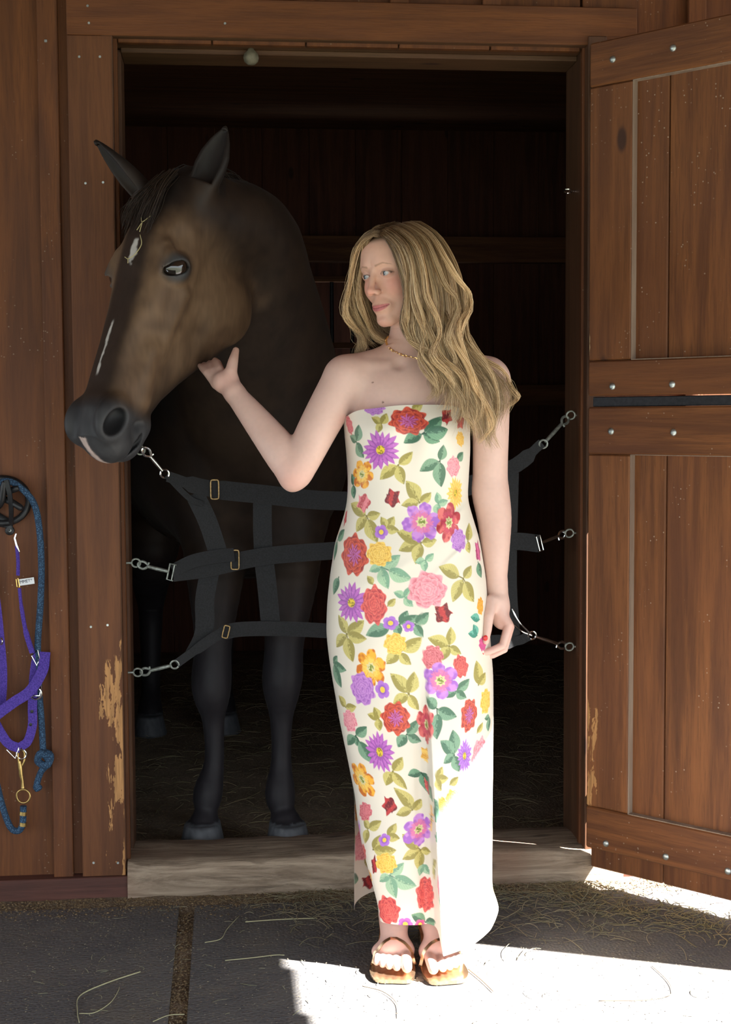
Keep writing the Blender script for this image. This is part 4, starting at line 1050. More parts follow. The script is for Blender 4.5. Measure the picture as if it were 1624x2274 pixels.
def flower_p(s, z, rx, rz, kind, rot, hue):
    R = max(rx, rz) * 1.15; g = region(s, z, R)
    if g is None: return
    rr, cc = g; u0 = (S[rr, cc] - s) / rx; v0 = (Zf[rr, cc] - z) / rz; u = u0 * math.cos(rot) - v0 * math.sin(rot); v = u0 * math.sin(rot) + v0 * math.cos(rot)
    r = np.hypot(u, v); a = np.arctan2(v, u); n = n2d(u, v, 5.5, int(rot * 10) % 50); n_ = n2d(u, v, 16, 7); C = lambda h: srgb(h)
    if kind == 'daisy':
        N = 17; f = np.abs(((a / (2 * math.pi) * N + .08 * np.sin(3 * a)) % 1) - .5) * 2; e = .70 + .30 * (1 - f) + .07 * np.sin(5 * a + rot)
        col = lerp(hue[0], hue[1], sstep(f, .45, .95) * .9); col = lerp(col, hue[2], sstep(n_, .55, .75) * .4 * (r < .7)); col = lerp(col, hue[1], sstep(.48 - r, 0, .2) * .6)
        cen = sstep(.23 - r, -.02, .03); col = lerp(col, lerp(C('E2C33E'), C('8C7A2A'), sstep(n_, .45, .6)), cen)
    elif kind in ('peony', 'rose'):
        e = .90 + .07 * np.sin(7 * a + rot * 3) + .05 * np.sin(11 * a + 1); col = np.tile(hue[0], (len(r), 1)); sh = np.zeros_like(r)
        rings = ((.98, 8), (.80, 7), (.63, 7), (.46, 6), (.31, 5), (.18, 4))
        for j, (R0, N) in enumerate(rings):
            ph = rot * 2 + j * 1.3; lob = R0 * (.88 + .12 * np.abs(np.sin(N / 2 * a + ph))) + (n - .5) * .12; inside = sstep(lob - r, 0, .02)
            edge = np.clip(1 - np.abs(lob - r) / .05, 0, 1); tone = sstep(np.clip((lob - r) / .26, 0, 1), 0, 1)
            cj = lerp(hue[0], hue[1] * .9, np.clip(tone * .95 + (n_ - .5) * .6, 0, 1)); cj = lerp(cj, hue[2], np.clip(edge * .8 * (n > .35), 0, 1))
            gap = np.clip(1 - np.abs(np.sin(N / 2 * a + ph)) / .10, 0, 1) * (lob - r < .22); cj = lerp(cj, hue[1] * .55, gap * .8)
            col = col * (1 - inside[:, None]) + cj * inside[:, None]
        if len(hue) > 3:
            cen = sstep(.42 + .1 * np.sin(9 * a) - r, -.05, .1); sp = sstep(np.sin(a * 13 + r * 9) * .5 + n_ , .5, .9); col = lerp(col, lerp(hue[3], hue[1], sp), cen * .85)
    elif kind == 'anem':
        f = np.abs(np.cos(3 * a + .2 * np.sin(2 * a + rot))); e = .60 + .40 * f ** .55 + (n - .5) * .12
        col = lerp(hue[0], hue[1], sstep(n, .35, .7)); col = lerp(col, hue[2], sstep(.62 - r + (n_ - .5) * .35, 0, .18) * .8); col = lerp(col, hue[1] * .75, np.clip(1 - f / .16, 0, 1) * .6)
        cen = sstep(.27 + .04 * np.sin(8 * a) - r, -.02, .03); col = lerp(col, C('D9CE9A'), cen); dot = sstep(.19 - r, 0, .03) * (n_ > .42); col = lerp(col, C('7C8A3A'), dot)
    elif kind == 'violet':
        f = np.abs(np.cos(2.5 * a)); e = .72 + .28 * f ** .5; col = lerp(hue[0], hue[1], sstep(.7 - r, 0, .4)); col = lerp(col, C('E7C64A'), sstep(.34 - r, -.02, .04))
    else:   # bud
        e = np.where(v > 0, .95 - .35 * np.abs(np.sin(2.5 * a)), .75 + .1 * np.sin(5 * a)); st = np.abs(np.sin(3.2 * u + 1.4 * v + rot)); col = lerp(hue[0], hue[1], sstep(st + (n - .5) * .6, .45, .8)); col = lerp(col, hue[2], sstep(n_, .6, .75) * .5)
    al = sstep(e - r, -.02, .035); paint(rr, cc, col, al)
q_ = lambda *h: [srgb(x) for x in h]
HU = dict(red=q_('D2553F', '8E2E33', 'E8805F', 'B565B0'), rose=q_('E07F88', 'B8484F', 'F3A6A4'), coral=q_('DE5F58', 'A83440', 'F08E7C'), pink=q_('F0A3AE', 'D9707F', 'F8C6C4'), dk=q_('B6363A', '6E1F2A', 'D5604F'),
          yel=q_('F4CB62', 'DDA03A', 'F9E093'), ora=q_('F2B03E', 'C96F2A', 'F7D06A'), lil=q_('C58AD0', '9A5CB8', 'DBA6D8'), liln=q_('C98BD6', 'A566C4', 'E0789A'), redn=q_('E0716C', 'B23A44', 'C2405A'), pur=q_('B968BC', '8E4C9E', 'D58FD0'), yd=q_('F3C765', 'E0A23F', 'F7DC92'), mag=q_('D75A93', 'A8356A', 'E888B0'), vio=q_('B074CE', '8B53B5', 'C9A0DD'))
K1 = (440 / 1624, 720, 880); K2 = (420 / 1540, 700, 1440)
SPR = {1: ['t 470 225 440 205 492 190 455 250 o', 'g 262 372 292 298 222 352 320 440', 'k 806 308 905 232 722 348 882 342 940 288', 'o 608 562 668 505 530 625 635 645', 'g 950 528 968 458 862 572 962 642', 'g 1090 520 1135 490', 'k 240 730 250 785 225 690', 'o 782 872 718 775 832 828 702 882', 't 935 880 930 845 968 872 930 925', 'o 350 980 412 968 300 1050 402 1100 255 930', 'o 505 1080 540 1035 555 1090 490 1045', 'o 798 1198 868 1188 700 1232 772 1290 690 1150', 'o 1180 1190 1200 1110 1190 1230', 't 468 1402 552 1350 625 1462 500 1495 425 1418', 't 828 1345 855 1325 800 1350 825 1380', 'k 1262 1360 1282 1430', 'o 1140 1492 1010 1430 1188 1440 1085 1590 1205 1605', 't 660 1645 625 1630 680 1610 690 1680', 'g 620 1870 655 1810 440 1930 610 1920 700 1830', 'g 748 1868 808 1818 785 1925', 'o 185 1950 142 1870 270 1885 280 1965 120 2015 210 2080', 'o 620 2100 730 2030 560 2150 665 2155', 'o 1030 2050 1038 1965 935 2010 1080 2085 990 2110', 'b 1275 1830 1225 1815', 'b 1255 1960 1215 1950 1240 1920', 'g 120 1480 85 1560', 'g 110 1180 165 1130 90 1270', 'o 400 1540 385 1520', 'o 520 1720 540 1700', 'o 720 110 760 90'],
       2: ['g 150 115 175 90 232 140 190 225', 'o 762 372 690 280 795 275 690 420 800 445', 'o 250 480 208 435 305 470', 'g 330 712 390 665 330 745 265 765 408 845', 'o 520 575 480 560 520 620 505 530', 'g 992 490 935 440 1085 530 1000 630', 'g 1150 350 1100 370 1215 300 1195 380', 'g 745 703 700 760 805 735 800 640', 'o 1330 300 1325 190 1380 250', 'g 1135 868 1120 760 1065 800 1085 895 1160 940', 'o 632 1000 685 935 580 1065 665 1080', 'k 865 1010 805 1020 915 1050 880 1100 950 1130', 'o 985 1060 1010 1020 1040 1065 1005 1110', 'o 792 1315 735 1215 835 1270 725 1335', 'o 430 1470 490 1425 405 1440 420 1540', 'o 590 1520 615 1470 640 1530', 'o 470 1640 500 1570 580 1630', 'o 862 1640 780 1675 860 1730 905 1640 760 1560', 'o 960 1760 1010 1730 970 1830', 't 608 1848 668 1790 740 1895 640 1945 565 1880', 't 880 1760 910 1790 870 1790', 'k 900 2230 835 2190 955 2215', 't 1080 1960 1040 2030 1080 2100', 'g 1000 1480 970 1330 1030 1540', 't 1380 1130 1350 1170 1390 1160', 'o 1320 690 1340 660', 'g 1420 560 1400 560 1425 620', 'o 1100 1110 1130 1090'] }
FLO = {1: ['rose lil 405 78 88 55', 'peony red 690 205 158 110', 'rose rose 205 235 50 78', 'daisy pur 462 440 152 150', 'bud dk 1008 165 66 75', 'bud coral 1120 215 62 62', 'rose yd 1118 348 58 62', 'anem ora 310 640 105 118', 'rose pink 1062 575 70 85', 'daisy yd 1078 795 78 128', 'bud dk 560 835 72 85', 'bud rose 322 872 75 85', 'anem liln 800 1030 150 150', 'anem redn 1028 1038 105 155', 'rose lil 1102 1182 70 95', 'violet vio 470 1112 52 56', 'peony red 245 1302 122 168', 'rose yel 450 1292 105 100', 'bud mag 1262 1268 55 100', 'rose pink 850 1588 160 150', 'daisy pur 222 1692 135 155', 'rose coral 412 1712 102 160', 'bud dk 978 1780 88 95', 'violet vio 545 1860 60 54', 'violet vio 690 1885 45 45', 'rose yel 582 2032 92 92', 'rose rose 890 2132 88 92', 'rose ora 1282 1720 45 75', 'bud coral 175 995 30 75', 'rose mag 1300 2030 50 60'],
       2: ['anem ora 455 158 115 150', 'rose lil 385 330 105 140', 'violet vio 550 338 55 72', 'rose rose 945 90 80 85', 'rose coral 1190 148 68 95', 'anem liln 1022 262 145 145', 'rose yel 1392 428 70 105', 'rose pink 280 590 78 95', 'peony red 655 568 115 140', 'anem redn 910 618 88 150', 'peony red 1258 545 78 135', 'daisy pur 525 842 112 160', 'bud yd 905 865 55 75', 'daisy vio 1218 875 70 125', 'rose pink 1345 885 100 165', 'anem ora 382 1068 112 140', 'bud coral 908 1115 28 75', 'bud dk 608 1282 68 88', 'rose rose 405 1330 75 80', 'violet vio 565 1560 48 52', 'anem liln 842 1472 125 130', 'daisy yd 945 1388 52 130', 'rose coral 398 1662 45 75', 'bud dk 482 1765 35 90', 'rose yel 575 1750 92 88', 'rose ora 428 1862 45 60', 'rose coral 905 2000 88 145', 'rose coral 592 2135 105 120', 'violet pur 735 2245 58 52', 'violet mag 858 2245 42 40', 'rose pink 1035 1935 60 90', 'peony rose 1350 1830 78 130', 'rose pink 1300 1400 70 110', 'rose yel 1130 1230 70 80', 'anem liln 350 1510 28 120', 'rose yel 1040 1280 50 70', 'rose pink 1200 2120 80 100'] }
def to_px(k, x, y): K = (K1, K2)[k - 1]; return K[1] + x * K[0], K[2] + y * K[0]
for k in (1, 2):
    for ln in SPR[k]:
        w_ = ln.split(); key = w_[0]; last = w_[-1]; nums = w_[1:]
        if last in LG: key = last; nums = w_[1:-1]
        nums = list(map(float, nums)); cx, cy = to_px(k, nums[0], nums[1]); s0, z0, _ = locate(cx, cy)
        for j in range(2, len(nums), 2):
            lx, ly = to_px(k, nums[j], nums[j + 1]); dx, dz = (lx - cx) * PM, -(ly - cy) * PM; L = math.hypot(dx, dz)
            half = min(max(.017, L * .95) * .95, .028); ux, uz = dx / L, dz / L
            bs, bz = s0 + ux * max(L - half, 0), z0 + uz * max(L - half, 0); stem_p(s0, z0, bs, bz, LG[key][1] * .8)
            leaf_p(bs, bz, s0 + ux * (L + half), z0 + uz * (L + half), .29 if half > .02 else .34, *LG[key])
for k in (1, 2):
    for ln in FLO[k]:
        w_ = ln.split(); x, y, rx, ry = map(float, w_[2:]); cx, cy = to_px(k, x, y); K = (K1, K2)[k - 1][0]; s0, z0, _ = locate(cx, cy)
        flower_p(s0, z0, rx * K * PM * 1.10, ry * K * PM * 1.08, w_[0], (x * .013 + y * .007) % 6.28, HU[w_[1]])
# the print goes on round the sides and back
kinds = [('peony', 'red', .04), ('daisy', 'pur', .04), ('rose', 'pink', .04), ('anem', 'liln', .04), ('rose', 'yel', .028), ('anem', 'ora', .032), ('violet', 'vio', .014), ('bud', 'dk', .022)]
smax_f = S[:, NF - 1].mean(); sb = np.linspace(smax_f + .05, S[:, -1].mean() - .04, 4)
for j, zc in enumerate(np.arange(.16, 1.3, .085)):
    for i2, s0 in enumerate(sb):
        kd = kinds[(j * 3 + i2 * 5) % 8]; ss, z1 = s0 + PR.uniform(-.02, .02) + .03 * (j % 2), zc + PR.uniform(-.02, .02); key = 'ogtk'[(j + i2) % 4]
        for a_ in (0.5, 2.4, 4.2): 
            a_ += PR.uniform(-.4, .4); leaf_p(ss + .03 * math.cos(a_), z1 + .03 * math.sin(a_), ss + .085 * math.cos(a_), z1 + .085 * math.sin(a_), .25, *LG[key])
        flower_p(ss, z1, kd[2], kd[2], kd[0], PR.uniform(0, 6), HU[kd[1]])
med = mesh_np('dress', flat, FDm); set_color(med, IMG.reshape(-1, 3), 'print')
def cloth_mat():
    t = NT('cream_floral_satin'); a = t.n('ShaderNodeVertexColor', layer_name='print'); t.base(a.outputs['Color']); t.rough(.42)
    t.b.inputs['Specular IOR Level'].default_value = .4; t.b.inputs['Sheen Weight'].default_value = .15
    v = t.coord((1, 1, 1)); t.bump(t.noise(v, 700, 2), .08, .0006); return t.m
M['dress'] = cloth_mat()
dress = link('dress', med, M['dress'], smooth=True); child(dress, woman); dress['label'] = 'cream strapless column dress with a print of roses and leaves'
# ------------------------------------------------------------------ necklace, sandals, hair
def hit(px, py, field, y0=-.75, y1=-.3, n=120):
    ys = np.linspace(y0, y1, n); P = np.array([A(px, py, y) for y in ys], np.float32); d = field(P); k = np.flatnonzero(d < 0)
    return P[k[0]].astype(float) if len(k) else A(px, py, (y0 + y1) / 2)
M['gold'] = plain('yellow_gold', (.85, .56, .20), .22, 1.0, .1, 200)
M['rose_gold'] = plain('metallic_rose_gold_leather', (.62, .44, .28), .22, .95, .08, 90)
front_pts = [hit(px, py, woman_field) + np.array([0, -.003, 0]) for px, py in ((857, 756), (860, 766), (868, 776), (880, 783), (895, 789), (912, 794), (930, 797), (948, 795), (963, 786), (972, 774))]
back_pts = [A(975, 762, -.455), A(965, 750, -.41), A(930, 742, -.385), A(885, 742, -.395), A(862, 748, -.44)]
ring = np.array(curve_pts(front_pts + back_pts + [front_pts[0]], 10))
sl_ = np.concatenate([[0], np.cumsum(np.linalg.norm(np.diff(ring, axis=0), axis=1))]); nb = int(sl_[-1] / .0058)
mb = MB()
for k in range(nb):
    p = np.array([np.interp(k / nb * sl_[-1], sl_, ring[:, j]) for j in range(3)]); q = np.array([np.interp((k + .5) / nb * sl_[-1], sl_, ring[:, j]) for j in range(3)])
    t_ = (q - p) / (np.linalg.norm(q - p) + 1e-9); u_ = np.cross(t_, [0, 1, .2] if k % 2 else [.2, .3, 1]); u_ /= np.linalg.norm(u_)
    mb.tube([p + t_ * .0036 * math.cos(a) + u_ * .0022 * math.sin(a) for a in np.linspace(0, 2 * math.pi, 9)[:-1]], .0008, 5, closed=True)
nk_ = mb.build('necklace', M['gold'], smooth=True); child(nk_, woman); nk_['label'] = 'fine gold link chain round the neck'

for k, fp in enumerate(FEET):
    w = foot_frame(*fp); z0 = lambda p: np.array([p[0], p[1], 0])
    outl = [(-.06, 0), (-.05, -.022), (.05, -.031), (.3, -.030), (.55, -.043), (.75, -.049), (.93, -.047), (1.06, -.032), (1.08, .0), (1.07, .033), (.9, .044), (.7, .043), (.5, .034), (.3, .028), (.05, .031), (-.05, .022)]
    oc = curve_pts([w(a, b, 0) for a, b in outl] + [w(*outl[0], 0)], 4)[:-1]; n = len(oc)
    hz_ = lambda p: .055 * float(np.clip((.62 - np.hypot(p[0] - w(1, 0, 0)[0], p[1] - w(1, 0, 0)[1]) / .235 * -1 - .62) , 0, 1)) * 0 + .058 * float(sstep(np.hypot(p[0] - w(1, 0, 0)[0], p[1] - w(1, 0, 0)[1]) / .235, .45, .95))
    V = [(p[0], p[1], .002 + hz_(p)) for p in oc] + [(p[0], p[1], .0105 + hz_(p)) for p in oc]; F = [tuple(range(n))[::-1], tuple(range(n, 2 * n))] + [(i, (i + 1) % n, n + (i + 1) % n, n + i) for i in range(n)]
    sd_ = child(MB().add(V, F).build('sandal', M['rose_gold']), woman); sd_['label'] = 'metallic sandal with thin straps'
    def over(a, bs, lift=.0015):
        out = []
        for b in bs:
            zs = np.linspace(.12, .0, 90); P = np.array([np.r_[w(a, b, 0)[:2], z] for z in zs], np.float32); d = foot(P, *fp); h = np.flatnonzero(d < lift)
            out.append(np.array([P[0][0], P[0][1], max(zs[h[0]] if len(h) else .012, .012)]))
        return out
    MBs = MB().strap([tuple(p) for p in over(.70, np.linspace(-.047, .047, 22))], .0075, [(0, -.5, 1)] * 22, .0018)
    o = MBs.build('toe_strap', M['rose_gold'], None, True); o.parent = sd_; o.matrix_parent_inverse = Matrix.Translation(-Vector(woman.location))
    o.matrix_parent_inverse = Matrix.Identity(4)
    c_ = np.array(w(.14, .002, .120)); rg = [c_ + np.array([.0385 * math.cos(a), .046 * math.sin(a), .020 * math.sin(a)]) for a in np.linspace(0, 2 * math.pi, 25)]
    o = MB().strap([tuple(p) for p in rg], .008, [tuple(np.array([math.cos(a), math.sin(a), 0])) for a in np.linspace(0, 2 * math.pi, 25)], .0022).build('ankle_strap', M['rose_gold'], sd_, True)
    o = MB().strap([tuple(w(.05, .030 * s2, .055)) if j == 0 else tuple(c_ + np.array([.034 * s2, 0, 0])) for s2 in (1,) for j in (0, 1)], .012, (1, 0, 0), .002).build('side_strap', M['rose_gold'], sd_)
    MB().box(w(-.02, 0, 0)[0] - .022, w(-.02, 0, 0)[0] + .022, w(-.02, 0, 0)[1] - .02, w(-.02, 0, 0)[1] + .02, .001, .060, .003).build('heel', M['rose_gold'], sd_)

M['hair'] = tint_mat('blonde_hair', .38, .5)
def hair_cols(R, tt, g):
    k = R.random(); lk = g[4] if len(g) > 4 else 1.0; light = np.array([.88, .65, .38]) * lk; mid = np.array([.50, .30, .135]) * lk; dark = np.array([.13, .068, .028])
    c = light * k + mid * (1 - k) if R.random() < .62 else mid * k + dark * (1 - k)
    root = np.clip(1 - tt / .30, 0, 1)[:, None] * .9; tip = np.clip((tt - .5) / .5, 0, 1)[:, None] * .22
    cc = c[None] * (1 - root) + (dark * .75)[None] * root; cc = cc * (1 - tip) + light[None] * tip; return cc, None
def G(*p): return [A(*q) for q in p]
def sheet(ga, gb, n, cnt, rs=.006, ts=.012, wav=.008, seed=0, ph=0.0):
    R = np.random.default_rng(seed); ga, gb = np.array(curve_pts(list(ga), 4)), np.array(curve_pts(list(gb), 4)); m = max(len(ga), len(gb)); out = []
    rs_ = lambda g: np.array([[np.interp(k / (m - 1) * (len(g) - 1), np.arange(len(g)), g[:, j]) for j in range(3)] for k in range(m)])
    ga, gb = rs_(ga), rs_(gb)
    for i in range(n):
        f = (i + .5) / n; g = ga * (1 - f) + gb * f; t = np.linspace(0, 1, m)
        side = (gb - ga); side = side / (np.linalg.norm(side, axis=1)[:, None] + 1e-6); p_ = ph + i * .55 + R.uniform(0, 1.6); wv = wav * R.uniform(.8, 2.1)
        g = g + side * (wv * np.sin(17 * t + p_) * np.clip(t - .12, 0, 1) ** .9)[:, None] + np.array([0, -1, 0]) * (wv * 1.0 * np.sin(17 * t + p_ + 1.6) * np.clip(t - .1, 0, 1))[:, None]
        g = np.array(curve_pts(list(g), 3)) if False else g; g[0] += (WPOS - g[0]) / np.linalg.norm(WPOS - g[0]) * .010; out.append([list(g), rs, ts, cnt, R.uniform(.6, 1.3)])
    return out
g1 = G((838, 513, -.553), (866, 545, -.578), (889, 600, -.588), (896, 655, -.588), (892, 705, -.585), (905, 745, -.578), (935, 785, -.580), (958, 830, -.588), (962, 868, -.590))
g2 = G((850, 503, -.548), (893, 540, -.590), (918, 610, -.606), (925, 680, -.606), (920, 740, -.600), (950, 785, -.596), (982, 835, -.602), (968, 885, -.602))
g3 = G((872, 494, -.528), (928, 532, -.578), (955, 620, -.604), (965, 700, -.612), (955, 760, -.606), (985, 830, -.604), (1030, 895, -.604), (1022, 952, -.600))
g4 = G((896, 489, -.500), (952, 523, -.545), (990, 600, -.572), (1002, 680, -.580), (996, 750, -.584), (1020, 820, -.586), (1062, 890, -.582), (1076, 955, -.572), (1088, 996, -.566))
g5 = G((912, 488, -.465), (972, 527, -.495), (1008, 590, -.508), (1022, 645, -.516), (1040, 690, -.522), (1028, 740, -.526), (1044, 790, -.534), (1084, 830, -.538), (1104, 900, -.534), (1086, 965, -.534))
g6 = G((914, 489, -.425), (982, 540, -.420), (1012, 610, -.420), (1028, 690, -.425), (1032, 750, -.428), (1058, 796, -.436), (1108, 828, -.470), (1138, 872, -.480), (1124, 918, -.480))
g7 = G((905, 490, -.40), (940, 530, -.375), (965, 610, -.365), (980, 700, -.37), (990, 760, -.375), (1005, 810, -.385), (1020, 860, -.39))
l1 = G((834, 514, -.545), (806, 530, -.515), (784, 560, -.472), (773, 620, -.440), (766, 680, -.422), (774, 714, -.414), (798, 738, -.408), (814, 758, -.402))
l2 = G((838, 508, -.530), (806, 527, -.478), (788, 590, -.428), (783, 660, -.408), (788, 710, -.396), (800, 748, -.392), (794, 788, -.392))
l3 = G((840, 512, -.540), (812, 532, -.500), (800, 580, -.455), (800, 640, -.425), (810, 695, -.408), (826, 735, -.398), (852, 762, -.392))
l4 = G((850, 498, -.50), (822, 520, -.44), (810, 600, -.40), (815, 680, -.385), (835, 730, -.38), (860, 765, -.38))
l5 = G((880, 490, -.44), (850, 520, -.385), (845, 610, -.365), (860, 690, -.362), (890, 760, -.365))
hg = []
for k_, (ga_, gb_, n_, c_, ts_) in enumerate(((g1, g2, 9, 30, .010), (g2, g3, 11, 30, .011), (g3, g4, 11, 30, .012), (g4, g5, 11, 30, .012), (g5, g6, 9, 26, .013), (g6, g7, 9, 22, .014), (l1, l2, 7, 26, .010), (l2, l3, 7, 24, .010), (l3, l4, 7, 20, .010), (l4, l5, 7, 20, .012), (l5, g7, 7, 20, .012))):
    hg += sheet(ga_, gb_, n_, c_, .005, ts_, .007, 1 + k_)
for g_ in hg: g_[4] *= .72
def lock(pts, cnt=60, rs=.006, ts=.006, w=10, wav=.006, seed=0, lk=1.15):
    a_ = G(*pts); b_ = G(*[(p[0] + w, p[1] - w * .25, p[2] - .006) for p in pts]); o_ = sheet(a_, b_, 3, cnt // 3, rs, ts, wav, seed, seed * 1.1)
    for g_ in o_: g_[4] = lk * np.random.default_rng(seed + 50).uniform(.85, 1.2)
    return o_
for k_, (pts, cnt) in enumerate((
    ([(842, 514, -.556), (880, 550, -.592), (897, 600, -.600), (901, 650, -.600), (895, 700, -.598), (894, 722, -.596), (906, 752, -.592), (935, 778, -.592), (955, 802, -.594), (962, 840, -.598)], 66),
    ([(850, 508, -.552), (893, 545, -.600), (912, 600, -.614), (916, 660, -.616), (928, 710, -.616), (938, 750, -.610), (932, 790, -.606), (948, 830, -.608), (962, 866, -.608), (946, 892, -.604)], 66),
    ([(862, 500, -.545), (915, 540, -.600), (938, 600, -.620), (944, 660, -.624), (964, 710, -.626), (972, 750, -.622), (958, 792, -.618), (984, 832, -.616), (1000, 872, -.614), (984, 912, -.612)], 66),
    ([(878, 494, -.528), (935, 530, -.578), (965, 590, -.606), (984, 638, -.616), (1004, 662, -.620), (1012, 692, -.620), (998, 722, -.616), (984, 760, -.616), (1002, 802, -.614), (992, 842, -.612), (972, 880, -.610)], 60),
    ([(892, 489, -.505), (950, 525, -.555), (985, 580, -.585), (1010, 622, -.592), (1036, 650, -.592), (1040, 686, -.590), (1022, 712, -.588), (1010, 744, -.592), (1024, 792, -.594), (1054, 842, -.592), (1060, 902, -.590), (1040, 950, -.586)], 66),
    ([(906, 488, -.475), (965, 525, -.515), (1000, 580, -.530), (1020, 640, -.540), (1028, 700, -.548), (1036, 760, -.552), (1064, 804, -.556), (1092, 852, -.556), (1102, 910, -.552), (1084, 960, -.548), (1096, 1002, -.546)], 60),
    ([(930, 690, -.612), (950, 740, -.614), (975, 790, -.614), (1012, 830, -.612), (1034, 880, -.606), (1030, 930, -.600), (1052, 970, -.594)], 50),
    ([(985, 700, -.600), (1000, 760, -.604), (1034, 812, -.602), (1048, 862, -.596), (1080, 905, -.586), (1082, 950, -.580), (1062, 985, -.574)], 50),
    ([(1030, 740, -.50), (1062, 790, -.50), (1104, 822, -.505), (1134, 858, -.505), (1138, 888, -.50), (1122, 912, -.50)], 26),
    ([(834, 515, -.546), (800, 540, -.505), (780, 590, -.458), (770, 650, -.435), (766, 700, -.424), (780, 730, -.418), (805, 746, -.412), (800, 776, -.406)], 54),
    ([(837, 512, -.538), (805, 533, -.492), (790, 580, -.445), (782, 650, -.420), (785, 700, -.410), (802, 735, -.405), (812, 766, -.402), (796, 788, -.400)], 54),
    ([(839, 512, -.545), (813, 534, -.515), (801, 590, -.465), (796, 650, -.438), (804, 700, -.424), (822, 735, -.416), (846, 758, -.410), (868, 768, -.404)], 48))):
    hg += lock(pts, cnt, .006, .007, 11 if pts[0][0] > 840 else 7, .007, 60 + k_, 1.0 + .28 * ((k_ * 7) % 5 - 1.5) / 3)
for k_, (ga_, gb_) in enumerate(((g1, g3), (g2, g4), (g3, g5), (g4, g6), (l1, l3))): hg += sheet(ga_, gb_, 8, 2, .010, .030, .010, 30 + k_)      # loose flyaways
for g_ in hg: g_[3] = int(g_[3] * 1.5)
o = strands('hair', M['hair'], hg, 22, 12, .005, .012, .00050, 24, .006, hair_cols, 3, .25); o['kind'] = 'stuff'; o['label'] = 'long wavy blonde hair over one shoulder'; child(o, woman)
# ------------------------------------------------------------------ stall guard (black webbing)
def web_mat(name, c1, c2, sc=260):
    t = NT(name); v = t.coord((1, 1, 1)); n = t.noise(v, sc, 2); n2 = t.noise(v, 12, 3)
    t.base(t.mix(t.rng(n, .35, .65), c1, c2)); t.rough(.8); t.bump(t.math('ADD', n, n2), .35, .0012); return t.m
M['webbing'] = web_mat('black_nylon_webbing', (.0055, .0058, .007), (.011, .0115, .014))
guard = empty('stall_guard', (0, .12, .6)); tag(guard, 'black webbing stall guard clipped across the opening', 'stall guard')
def gp(name, mb, mat, smooth=False): return child(mb.build(name, mat, smooth=smooth), guard)
GY = .10
def pth(l, n=6): return [tuple(p) for p in curve_pts([A(*q) for q in l], n)]
W5 = .0505
# horizontals: left visible part, then on behind the woman to the right jamb
gp('strap', MB().strap(pth([(372, 1058, .02), (455, 1083, .05), (585, 1098, .08), (740, 1112, .10), (950, 1105, .09), (1130, 1042, .06), (1204, 984, .05)]), [W5 * .55] * 4 + [W5 * .85] * 4 + [W5] * 21 + [W5 * .8] * 5 + [W5 * .5] * 3, (0, -1, .12)), M['webbing'])
gp('strap', MB().strap(pth([(384, 1272, .04), (460, 1262, .06), (585, 1236, .08), (740, 1223, .09), (950, 1210, .09), (1130, 1202, .07), (1197, 1207, .05)]), W5 * .93, (0, -1, .05)), M['webbing'])
gp('strap', MB().strap(pth([(392, 1474, .05), (440, 1440, .06), (500, 1404, .07), (585, 1396, .08), (740, 1402, .09), (950, 1425, .09), (1130, 1425, .07), (1176, 1412, .06)]), [W5 * .45] * 6 + [W5 * .55] * 6 + [W5 * .78] * 25 + [W5 * .5] * 6, (0, -1, .1)), M['webbing'])
# doubled-back loops at the buckles
gp('strap_loop', MB().strap(pth([(384, 1268, .045), (430, 1246, .05), (480, 1236, .055), (520, 1232, .06)]), W5 * .7, (0, -1, .2)), M['webbing'])
gp('strap_loop', MB().strap(pth([(370, 1056, .02), (420, 1106, .04), (450, 1120, .05)]), W5 * .3, (0, -1, .2)), M['webbing'])
# uprights
gp('upright', MB().strap(pth([(432, 1096, .055), (462, 1160, .06), (487, 1235, .065)]), W5 * .98, (0, -1, 0)), M['webbing'])
gp('upright', MB().strap(pth([(470, 1250, .072), (455, 1330, .075), (452, 1400, .08), (410, 1462, .06)]), [W5] * 12 + [W5 * .9, W5 * .8, W5 * .65, W5 * .55, W5 * .45, W5 * .35, W5 * .3], (0, -1, 0)), M['webbing'])
gp('upright', MB().strap(pth([(583, 1105, .085), (583, 1170, .086), (585, 1232, .09)]), W5 * .98, (0, -1, 0)), M['webbing'])
gp('upright', MB().strap(pth([(586, 1240, .088), (594, 1310, .088), (602, 1395, .088)]), W5 * 1.02, (0, -1, 0)), M['webbing'])
gp('upright', MB().strap(pth([(1134, 1050, .068), (1132, 1130, .07), (1130, 1205, .07)]), W5 * .9, (0, -1, 0)), M['webbing'])
gp('upright', MB().strap(pth([(1130, 1205, .072), (1130, 1310, .075), (1138, 1420, .07)]), W5 * .9, (0, -1, 0)), M['webbing'])
M['old_brass'] = plain('tarnished_brass_slide', (.30, .20, .09), .45, .75, .35, 220)
def slide(px, py, y, w, h, tilt=0):
    c = A(px, py, y); P = []
    for a in np.linspace(0, 2 * math.pi, 29)[:-1]:
        x_, z_ = np.sign(math.cos(a)) * abs(math.cos(a)) ** .35 * w / 2, np.sign(math.sin(a)) * abs(math.sin(a)) ** .25 * h / 2
        P.append((c[0] + x_ * math.cos(tilt) + z_ * math.sin(tilt), c[1], c[2] - x_ * math.sin(tilt) + z_ * math.cos(tilt)))
    gp('slide_buckle', MB().tube(P, .0022, 6, closed=True), M['old_brass'], True)
slide(477, 1087, .042, .021, .050); slide(522, 1243, .066, .021, .051); slide(502, 1403, .062, .015, .033, .25)
M['old_snap'] = plain('weathered_zinc_snap', (.34, .37, .34), .5, .7, .3, 120, .2)
def ring_pts(c, r, ax, n=18):
    ax = Vector(ax).normalized(); a = ax.orthogonal().normalized(); b = ax.cross(a); return [tuple(Vector(c) + (a * math.cos(q) + b * math.sin(q)) * r) for q in np.linspace(0, 2 * math.pi, n + 1)[:-1]]
